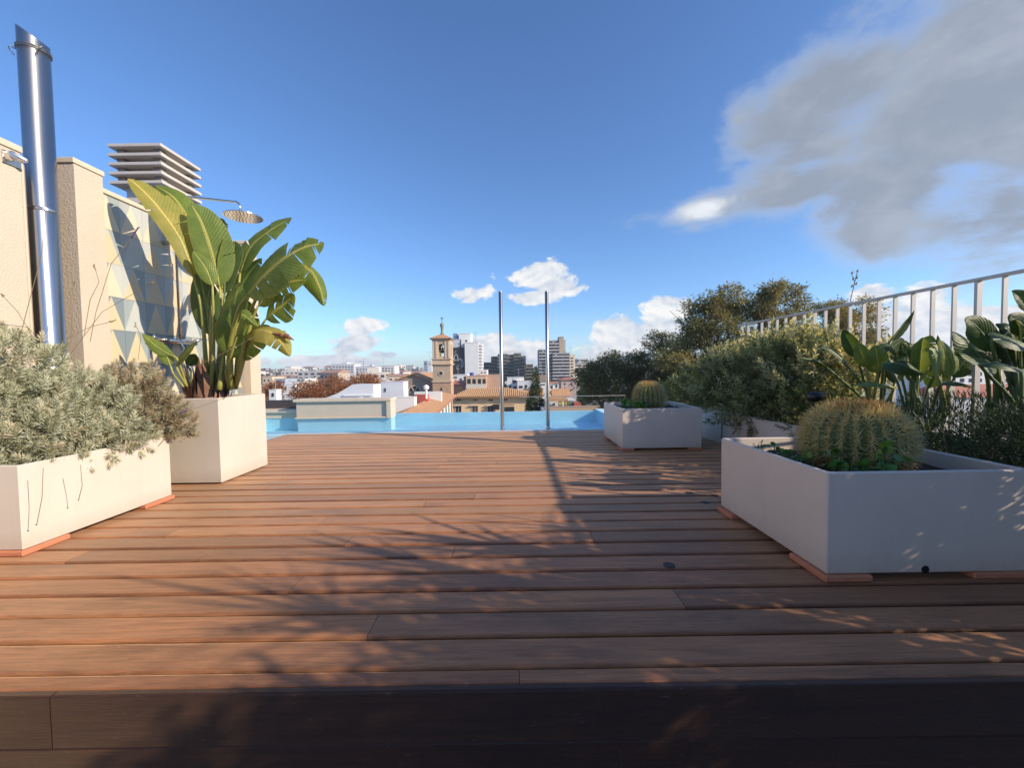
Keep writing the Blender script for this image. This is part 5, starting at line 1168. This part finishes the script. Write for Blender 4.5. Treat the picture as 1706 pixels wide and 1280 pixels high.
# roof of curved tile rows
rw = at(905, 658, D-.8).x; y_e, y_r = D-.8, D+6; zr = at(785, 650, y_r).z; zr = at(800, 647.5, y_r).z; lx, rx = x0-.1, rw; ridge0, ridge1 = at(782, 648, y_r).x, at(843, 648, y_r).x
rs = MB(); rs.add([(lx, y_e, zt+.05), (rx, y_e, zt+.05), (ridge1, y_r, zr), (ridge0, y_r, zr), (lx, D+12.8, zt+.05), (rx, D+12.8, zt+.05)], [(0, 1, 2, 3), (1, 5, 2), (5, 4, 3, 2), (4, 0, 3), (0, 4, 5, 1)]); rs.build('roof', ROOFT, t)
tm_ = MB(); nrow = 46
for i in range(nrow):
    s_ = (i+.5)/nrow; xb = lx+(rx-lx)*s_; 
    if xb < ridge0: tt_ = (xb-lx)/(ridge0-lx)
    elif xb > ridge1: tt_ = (rx-xb)/(rx-ridge1)
    else: tt_ = 1
    p0 = Vector((xb, y_e-.05, zt+.10)); p1 = Vector((xb, y_e+(y_r-y_e)*tt_, zt+.10+(zr-zt-.05)*tt_)); tm_.tube([p0, p1], .13, 6)
tm_.build('tile_rows', plain('light_clay', (.58, .35, .17), .9, .3, 3), t, kind='stuff', fix=False)
m = MB(); m.box(lx, rx-.2, y_e-.05, D-.002, zt-.18, zt+.02); m.build('eaves', plain('eaves_wood', (.25, .13, .07), .9, .2, 1), t)
for u in (764, 791.5, 817.5): 
    q = at(u, 687, D); put_window(t, q.x, D, q.z-.4, .95, 1.6, 'frame')
    q = at(u, 668, D); put_window(t, q.x, D, q.z, .75, .25, 'pane')
    m = MB(); q = at(u, 676.5, D); m.box(q.x-.85, q.x+.75, D-.35, D-.002, q.z, q.z+.12); m.build('lintel', COPING, t)
q = at(842, 667.5, D); put_window(t, q.x, D, q.z, .75, .25, 'pane')
m = MB(); a_, c_ = at(841, 678, D), at(857, 690, D); m.box(a_.x, c_.x, D-.1, D-.002, c_.z-2, a_.z); m.build('dark_opening', GLASSD, t)
m = MB(); a_, c_ = at(840, 671.5, D), at(857, 675, D); m.box(a_.x, c_.x, D-.1, D-.002, c_.z, a_.z); m.build('balcony_grille', plain('terracotta_panel', (.5, .3, .2), .8, .3, 4), t)
m = MB(); a_, c_ = at(820.5, 674.5, D-.8), at(832, 683, D-.8); m.box(a_.x, c_.x, D-.8, D-.3, c_.z, a_.z); m.build('black_awning', BLACKF, t)
m = MB()
for i in range(9):
    w_ = .35 if i % 2 else .5; z_ = zt-.4-i*.45; m.box(x1-w_, x1+.04, D-.06, D-.003, z_-.4, z_)
m.build('quoins', COPING, t)

# brick building with strip windows
building('pink brick building with a row of four windows behind the ochre roof', 792, 834, 611 if False else 625.5, 100, 9, BRICKM, None, name='brick_house')
t = building('low brick wing with strip of four windows above the ochre roof', 776.5, 810, 627, 99, 5, plain('peach_render', (.58, .42, .32), .9, .08, .6), None, name='brick_house')
m = MB(); a_, c_ = at(777, 640.5, 98.9), at(809, 647.5, 98.9); m.box(a_.x, c_.x, 98.7, 98.98, c_.z, a_.z); m.build('grey_band', OFFW, t)
for u in (781.5, 789, 799, 806.5): q = at(u, 639.5, 98.9); put_window(t, q.x, 98.98, q.z, .75, 1.15, 'pane')
for i, u in enumerate((785.5, 794, 802.5)): a_, c_ = at(u-1.2, 631, 98.9), at(u+1.2, 640, 98.9); m = MB(); m.box(a_.x, c_.x, 98.8, 98.97, c_.z, a_.z); m.build('window_mullion', COPING, t)
q = at(786, 625, 102); m = MB(); m.lathe(q.x, 102, [(.55, q.z-1.2), (.55, q.z+.55), (.1, q.z+.65)], 14); o = m.build('water_tank', plain('blue_plastic', (.03, .07, .30), .5, .1, 1), org=(q.x, 102, q.z-1.2)); props(o, 'blue water tank on the roof of the brick wing', 'tank')
building('small white roof hut beside the blue tank', 799, 812, 617, 104, 3, WHITE, grid(800, 811, 619, 623, 2, 1, 3, 2), name='roof_hut', cat='hut')

# black and white tower block
D = 175
t = building('tall white slab tower with blank wall and toothed balcony edge behind the belfry', 774, 797, 571, D, 12, WHITE, None, name='tower_block', cat='tower block')
for i in range(10):
    v = 573+i*5.2; a_, c_ = at(797, v, D), at(802.5, v+2.6, D); m = MB(); m.box(a_.x+.01, c_.x, D+.4, D+10, c_.z, a_.z); m.build('balcony', WHITE, t)
m = MB(); a_, c_ = at(797, 572, D+1), at(801, 624, D+1); m.box(a_.x+.01, c_.x, D+1.5, D+10, c_.z, a_.z); m.build('recess', GREYR, t)
t = building('black clad office front with white line drawing between belfry and white slab', 750, 773.6, 580, D+1, 11, BLACKF, None, name='office_block')
MUR = plain('mural_white', (.6, .62, .62), .7, 0)
def mural(pts, r_=.14): m = MB(); m.tube([at(u, v, D+.93) for u, v in pts], r_, 4); m.build('mural_line', MUR, t, fix=False)
mural([(756, 600), (757, 594), (759.5, 590), (762, 593), (763, 599)]); mural([(755, 602), (759, 600), (763, 601), (767, 598), (771, 600)]); mural([(770, 600), (772, 606), (771, 612)]); mural([(767, 596), (769, 604), (768.5, 614)]); mural([(757, 588), (760, 585)], .1)
mural([(764, 615), (766, 615)], .1); mural([(768, 619), (771, 619)], .1); mural([(760, 612), (762, 616)], .1)
building('stepped white roof block above the black office front', 752, 768, 566, D+4, 9, plain('bluish_white', (.55, .57, .62), .9, .05, .3), [(765, 573, 2, 2, 'pane')], name='roof_block')
building('upper white plant room with round opening on top of the tower block', 766, 784, 556, D+4, 9, WHITE, [(777, 568, 3, 3, 'pane')], name='roof_block')
building('small grey lift housing on the tower block roof', 754.5, 762, 555.5, D+5, 5, plain('slate_render', (.25, .29, .38), .9, .05, .3), name='roof_block', parapet=False)
building('low white house with dark windows at the foot of the black office front', 754, 778, 625, 120, 8, WHITE, [(759, 629, 5, 2.5, 'pane'), (758, 636, 5, 5, 'pane'), (768, 634, 3, 7, 'pane'), (775, 632, 3, 9, 'pane')], name='town_house')
building('small red roofed house right of the bell tower shaft', 752, 772, 643, 105, 6, SAND, roof='gable', name='town_house')

# dark stepped apartments
D = 215
def stepped(label, blocks, D, mat, band, name='apartment_block', vbase=640):
    t = thing(name, label, 'apartment block', (at((blocks[0][0]+blocks[-1][1])/2, 640, D).x, D+6, gz(0, D)))
    k = D/670
    for j, (u0, u1, vt, dd) in enumerate(blocks):
        a_, c_ = at(u0, vt, D+dd), at(u1, vt, D+dd); m = MB(); m.box(a_.x, c_.x, D+dd, D+dd+14+j*.01, gz(a_.x, D)-1, a_.z); m.build('wall', mat, t)
        v = vt+2.2
        while v < vbase:
            p0, p1 = at(u0+.4, v, D+dd), at(u1-.4, v+2.2, D+dd)
            gl = MB(); gl.box(p0.x, p1.x, D+dd-.06, D+dd-.005, p1.z, p0.z); gl.build('window_strip', GLASSD, t)
            bl = MB(); p0, p1 = at(u0-.2, v+2.6, D+dd-1.3), at(u1+.2, v+4.4, D+dd-1.3); bl.box(p0.x, p1.x, D+dd-1.3, D+dd-.07, p1.z, p0.z); bl.build('balcony', band, t)
            w_ = p1.x-p0.x; nm = max(1, int(w_/4)); mu = MB()
            for q in range(nm): xx = p0.x+w_*(q+rnd.uniform(.2, .8))/nm; mu.box(xx-.35, xx+.35, D+dd-.3, D+dd-.065, at(u0, v+2.2, D+dd).z, at(u0, v, D+dd).z)
            mu.build('balcony_divider', mat, t)
            v += 5.4
    return t
DKB = plain('olive_dark_render', (.15, .155, .13), .9, .25, .2); DKB2 = plain('olive_balcony', (.24, .24, .20), .9, .25, .2)
stepped('dark olive terraced apartment block with stepped roofline between the steel poles', [(818, 832, 594, 3), (829, 846, 590, 0), (844, 858, 591, 2), (856, 868, 588.5, 1), (866, 876, 593, 0), (874, 888, 607, 2), (806, 820, 604, 5)], D, DKB, DKB2)
m = MB(); a_, c_ = at(838, 583, D+3), at(862, 590, D+3); m.box(a_.x, c_.x, D+16, D+20, c_.z-3, a_.z); o = m.build('white_roof_block', WHITE, org=(a_.x, D+18, c_.z)); props(o, 'white plant room on top of the dark terraced block', 'roof block')
# grey terraced tower
D = 190
GB = plain('cool_concrete', (.34, .34, .35), .9, .12, .2); GB2 = plain('pale_balcony', (.46, .45, .45), .9, .1, .2)
stepped('grey balconied apartment tower beside the right steel pole', [(898.5, 912, 582, 2), (914, 931, 567, 4), (921, 949, 588, 0)], D, GB, GB2)
t = building('narrow brown lift tower on top of the grey apartment block', 931.5, 939, 562, D+3.5, 6, plain('warm_concrete', (.42, .33, .24), .9, .1, .2), name='lift_tower', cat='tower')
t = building('sunlit cream stack of balconies on the right flank of the grey apartment tower', 949.5, 958, 592, D+1, 10, plain('sunny_cream', (.70, .60, .45), .9, .1, .2), [(953, 597+i*5, 4, 2.2, 'pane') for i in range(8)], name='apartment_block', cat='apartment block')
building('grey roof pavilion behind the lift tower', 936, 942, 566, D+6, 5, GB, name='lift_tower', cat='tower', parapet=False)
stepped('pale flat apartment row half hidden by the dark rounded tree', [(958, 992, 606, 6), (962, 980, 598, 8)], D+10, plain('pale_grey_render', (.42, .42, .43), .9, .1, .2), OFFW)
building('white flat roofed villa with balcony right of the brick building', 845, 873, 630, 130, 8, WHITE, [(857, 636, 6, 5, 'pane'), (850, 645, 3, 5, 'pane'), (858, 646, 5, 4, 'pane'), (869, 646, 5, 4, 'pane')], name='villa')
building('white balcony wing of the villa left of the cypress', 862, 873.5, 635, 128, 3, WHITE, [(868, 645, 6, 4, 'pane')], name='villa')
building('white gabled house with brown roof just right of the cypress', 897, 912, 636, 105, 8, WHITE, [(906, 641, 4, 2, 'pane')], roof='gable', roofmat=plain('brown_roof', (.22, .16, .12), .9, .2, .5), name='town_house')
building('white house with terracotta roof right of the right steel pole', 914, 931, 639, 108, 8, WHITE, [(919, 645, 4, 4.5, 'pane'), (927, 644, 3, 4.5, 'pane'), (918, 653, 4, 2, 'pane'), (927, 653, 4, 2, 'pane')], roof='hip', name='town_house')
building('pinkish house with hipped red roof beside the dark tree', 935, 960, 633, 112, 9, plain('pink_render', (.46, .36, .33), .9, .12, .5), [(941, 640, 2.2, 3.5, 'pane'), (952, 640, 2.2, 3.5, 'pane'), (941, 648, 2.2, 3.5, 'pane')], roof='hip', name='town_house')
building('low house with long clay roof under the pink house', 922, 950, 660, 80, 6, SAND, roof='gable', roofmat=ROOFT, name='town_house')
building('low house with clay roof between ochre building and cypress', 886, 905, 661, 78, 7, WHITE, [(872, 670, 3, 5, 'pane'), (893, 672, 3, 6, 'pane')], roof='gable', roofmat=ROOFT, name='town_house')
building('white side wing right of the ochre building', 868, 884, 655, 84, 5, OFFW, name='town_house')
# yard with canopy, cars under it, red and green awnings
D = 44
t = thing('open_canopy', 'yellow posted carport canopy low behind the glass guard', 'canopy', (at(935, 680, D).x, D, -14))
a_, c_ = at(915, 666, D), at(946, 667, D); m = MB(); m.box(a_.x, c_.x, D, D+4, c_.z-.1, a_.z+.05); m.build('roof', ROOFT, t)
for u in (934, 944): q = at(u, 675, D); m = MB(); m.box(q.x-.2, q.x+.2, D+.1, D+.5, -14, c_.z-.101); m.build('post', plain('yellow_paint', (.60, .42, .12), .8, .1, 1), t)
building('red awning stall beside the carport', 956.5, 968, 671.5, 43, 2, REDP, name='awning', cat='awning', parapet=False)
building('green netted fence panel beside the red awning', 945, 956, 669, 43.5, .3, plain('green_net', (.12, .17, .12), .9, .1, 1), name='fence_panel', cat='fence', parapet=False)
building('long low sandy wall right behind the pool edge', 908, 1010, 678, 38, .4, plain('sandy_wall', (.52, .38, .28), .9, .1, 1), name='yard_wall', cat='wall')
building('white low outbuilding behind the carport', 905, 960, 668, 60, 5, OFFW, grid(908, 958, 671, 676, 5, 1, 3, 3), name='outbuilding')
t = thing('parked_car', 'dark blue car under the carport canopy', 'car', (at(923, 680, 43).x, 43, -14)); q = at(923, 676, 42.5)
m = MB(); m.prism([(q.x-.75, q.z-1.0), (q.x+.75, q.z-1.0), (q.x+.75, q.z-.4), (q.x+.35, q.z-.3), (q.x+.1, q.z+.0), (q.x-.35, q.z+.0), (q.x-.6, q.z-.35), (q.x-.75, q.z-.45)], 'y', 42, 43.5); m.build('body', plain('car_paint', (.02, .04, .10), .2, 0), t)
m = MB(); m.prism([(q.x+.28, q.z-.32), (q.x+.05, q.z-.06), (q.x-.3, q.z-.06), (q.x-.5, q.z-.34)], 'y', 41.985, 41.999); m.build('window', GLASSD, t)
m = MB(); m.box(at(905, 690, 42).x, at(1010, 690, 42).x, 39, 46, -14, at(920, 683, 42).z); o = m.build('yard_deck', CONC, kind='structure')

# left middle distance houses (right of the pillar)
building('white house with dark windows under the far rooftops, just right of the wall pillar', 446, 492, 641, 75, 6, WHITE, [(470, 646, 3, 6, 'pane'), (476, 647, 3, 6, 'pane'), (462, 652, 3, 4, 'pane'), (489, 645, 2, 3, 'pane')], name='town_house')
building('small cream house with red tiled top left of the autumn trees', 437, 453, 629, 110, 6, plain('cream_render', (.62, .52, .38), .9, .1, .4), [(441, 634, 2, 3, 'pane'), (448, 634, 2, 3, 'pane')], name='town_house')
building('grey glazed pavilion left of the autumn trees', 458, 475, 632, 95, 6, plain('blue_grey', (.36, .40, .48), .9, .1, .4), grid(459, 474, 634, 639, 5, 1, 1.6, 4), name='town_house')
building('white cube house with two big windows beside the first autumn tree', 494, 508, 632, 90, 6, WHITE, [(498, 635, 4, 4, 'pane'), (504.5, 635, 4, 4, 'pane')], name='town_house')
building('white house corner low beside the tall planter', 448, 460, 650, 45, 1, WHITE, [(455, 658, 3, 6, 'pane')], name='town_house')
building('ridge roofed white house beyond the first autumn tree', 480, 505, 637, 80, 6, OFFW, [(485, 643, 3, 4, 'pane'), (496, 646, 3, 5, 'pane')], name='town_house')
# long white terraces on the skyline
WH2 = plain('distant_white', (.60, .61, .62), .9, .08, .1)
for i, (u0, u1, vt, D, lab) in enumerate(((553, 590, 607.5, 330, 'long white terraced block on the skyline left of the crane'), (570, 578, 605, 335, 'raised roof pavilion of the terraced skyline block'), (592, 625, 611.5, 300, 'white terraced block on the skyline just right of the crane'), (625, 657, 610, 320, 'white terraced block on the skyline halfway to the tower'), (706, 712, 602.5, 340, 'slim grey blue block on the skyline beside the bell tower'), (711, 719, 603, 345, 'pale block on the skyline touching the bell tower'))):
    rows_ = 3 if i in (0, 2, 3) else 1
    building(lab, u0, u1, vt, D, 14, WH2 if i != 4 else plain('slate_blue', (.25, .32, .40), .9, .05, .1), grid(u0+1, u1-1, vt+2, vt+2+4.2*rows_, max(1, int((u1-u0)/5)), rows_, 3, 1.8), name='skyline_block', cat='apartment block')
t = thing('tower_crane', 'thin tower crane on the skyline left of the bell tower', 'crane', (at(605, 610, 400).x, 400, 0))
a_ = at(605, 603, 400); m = MB(); m.box(a_.x-.35, a_.x+.35, 400, 400.7, -5, a_.z); m.build('mast', GREYR, t)
m = MB(); p0, p1 = at(597, 603, 400), at(606, 602.6, 400); m.box(p0.x, p1.x, 400.1, 400.6, a_.z, a_.z+.6); m.build('jib', GREYR, t)

# far town: each house its own object, a few shapes only
fm = []
wallcols = [(.62, .62, .62), (.50, .48, .45), (.58, .50, .40), (.40, .40, .42), (.66, .64, .60), (.46, .38, .32)]
FW = [plain('far_wall_%s' % n_, c_, .9, .08, .05) for n_, c_ in zip(('white', 'stone', 'sand', 'grey', 'ivory', 'brown'), wallcols)]
FARROOF = plain('far_roof', (.36, .22, .16), .9, .2, .05)
def far_house(kind, wm):
    m = MB(); m.box(-.5, .5, -.5, .5, -1, 1, 0)
    nf = 3
    for r_ in range(nf):
        for c_ in range(4):
            x_ = -.38+c_*.25; z_ = .62-r_*.5; m.box(x_-.065, x_+.065, -.512, -.5005, z_-.1, z_+.12, 1)
    if kind == 'gable': m.prism([(-.55, 1.001), (.55, 1.001), (0, 1.35)], 'x', -.52, .52, 2); 
    elif kind == 'hut': m.box(-.2, .25, -.2, .3, 1.001, 1.4, 0)
    me = m.mesh('far_house', [wm, GLASSD, FARROOF]); return me
FH = [(far_house(k_, w_), c_+' '+l_) for k_, l_ in (('gable', 'far house with pitched tiled roof'), ('flat', 'flat roofed far block'), ('hut', 'far block with a small roof hut')) for w_, c_ in zip(FW, ('white', 'stone grey', 'sand coloured', 'dark grey', 'ivory', 'brownish'))]
rl = random.Random(99); cnt = 0
def far_put(u, D, w_, h_, me):
    global cnt
    q = at(u, 617, D); zb = gz(q.x, D); me, lab_ = me; zone = 'left of bell tower' if u < 760 else ('beyond the poles' if u < 1010 else 'behind railing')
    dist_ = 'nearer' if D < 200 else ('middle' if D < 420 else 'skyline'); o = bpy.data.objects.new('far_house', me); COL.objects.link(o)
    o.location = (q.x, D, zb+h_/2); o.scale = (w_, w_*.8, h_/2); o.rotation_euler = (0, 0, rl.uniform(-.5, .5))
    props(o, '%s, %s rows, %s' % (lab_, dist_, zone), 'house', '%s, %s rows, %s' % (lab_, dist_, zone)); cnt += 1
for D0, D1, n_, umin, umax in ((125, 200, 30, 425, 735), (200, 330, 52, 425, 735), (330, 520, 62, 425, 740), (520, 860, 70, 420, 760), (150, 420, 20, 800, 1010), (150, 420, 20, 1440, 1760), (420, 800, 20, 900, 1760)):
    for i in range(n_):
        u = umin+(umax-umin)*(i+rl.random())/n_; D = rl.uniform(D0, D1)
        w_ = rl.uniform(6, 13)*(1+D/700); h_ = rl.uniform(4, 8)+(rl.random() < .1)*5
        if u < 735 and D < 200: h_ = rl.uniform(4, 8)
        far_put(u, D, w_, h_, rl.choice(FH))
# scrubby trees between the far houses
FT = foliage('far_tree_leaf', [(.03, .045, .022), (.05, .065, .03), (.07, .08, .04)], .1, .8, .1)
npts = 4200; uu = rng.uniform(380, 1800, npts); DD = rng.uniform(90, 860, npts)**1.0
P = np.array([[at(u_, 617, d_).x, d_, gz(at(u_, 617, d_).x, d_)+rl.uniform(1, 6)] for u_, d_ in zip(uu, DD)])
v, f = inst(leaf_2(.9, .2)[0], leaf_2(.9, .2)[1], frames(rng.normal(size=(npts*5, 3))), np.repeat(P, 5, 0)+rng.normal(size=(npts*5, 3))*1.6, rng.uniform(1.5, 4, npts*5))
npmesh('far_greenery', v, f, FT, tint=np.repeat(rng.random(npts*5), 2), kind='stuff')

# right: long white hotel and red roof seen through the bars
t = building('long white hotel with rows of square windows seen through the railing at the right', 1548, 1860, 612, 62, 12, WHITE, grid(1552, 1800, 618, 660, 17, 4, 6, 6), name='hotel')
building('taller white end block of the hotel behind the railing', 1640, 1700, 603, 70, 10, OFFW, grid(1645, 1698, 606, 612, 4, 1, 5, 3), name='hotel')
building('low building with red tiled roof in front of the hotel', 1600, 1760, 662, 44, 6, OFFW, roof='gable', name='town_house')
building('white garden wall below the red tiled roof at the right', 1560, 1800, 672, 30, 1, WHITE, name='garden_wall', cat='wall')
building('pale house left of the hotel behind the leaves', 1490, 1545, 622, 75, 8, OFFW, grid(1495, 1543, 626, 650, 5, 3, 4, 4), name='town_house')

hz = MB(); hz.box(-1420, 1420, -1420, 1420, -15.5, 30)
hm = bpy.data.materials.new('air'); hm.use_nodes = True; hn = hm.node_tree; hn.nodes.clear()
pv = hn.nodes.new('ShaderNodeVolumePrincipled'); pv.inputs['Color'].default_value = (.80, .88, 1, 1); pv.inputs['Density'].default_value = .0004; pv.inputs['Anisotropy'].default_value = .2
ho = hn.nodes.new('ShaderNodeOutputMaterial'); hn.links.new(pv.outputs[0], ho.inputs['Volume'])
hz.build('haze', hm, kind='stuff')
SC.render.engine = 'CYCLES'
try: SC.cycles.max_bounces = 8; SC.cycles.transparent_max_bounces = 8; SC.cycles.caustics_refractive = False; SC.cycles.caustics_reflective = False
except Exception: pass
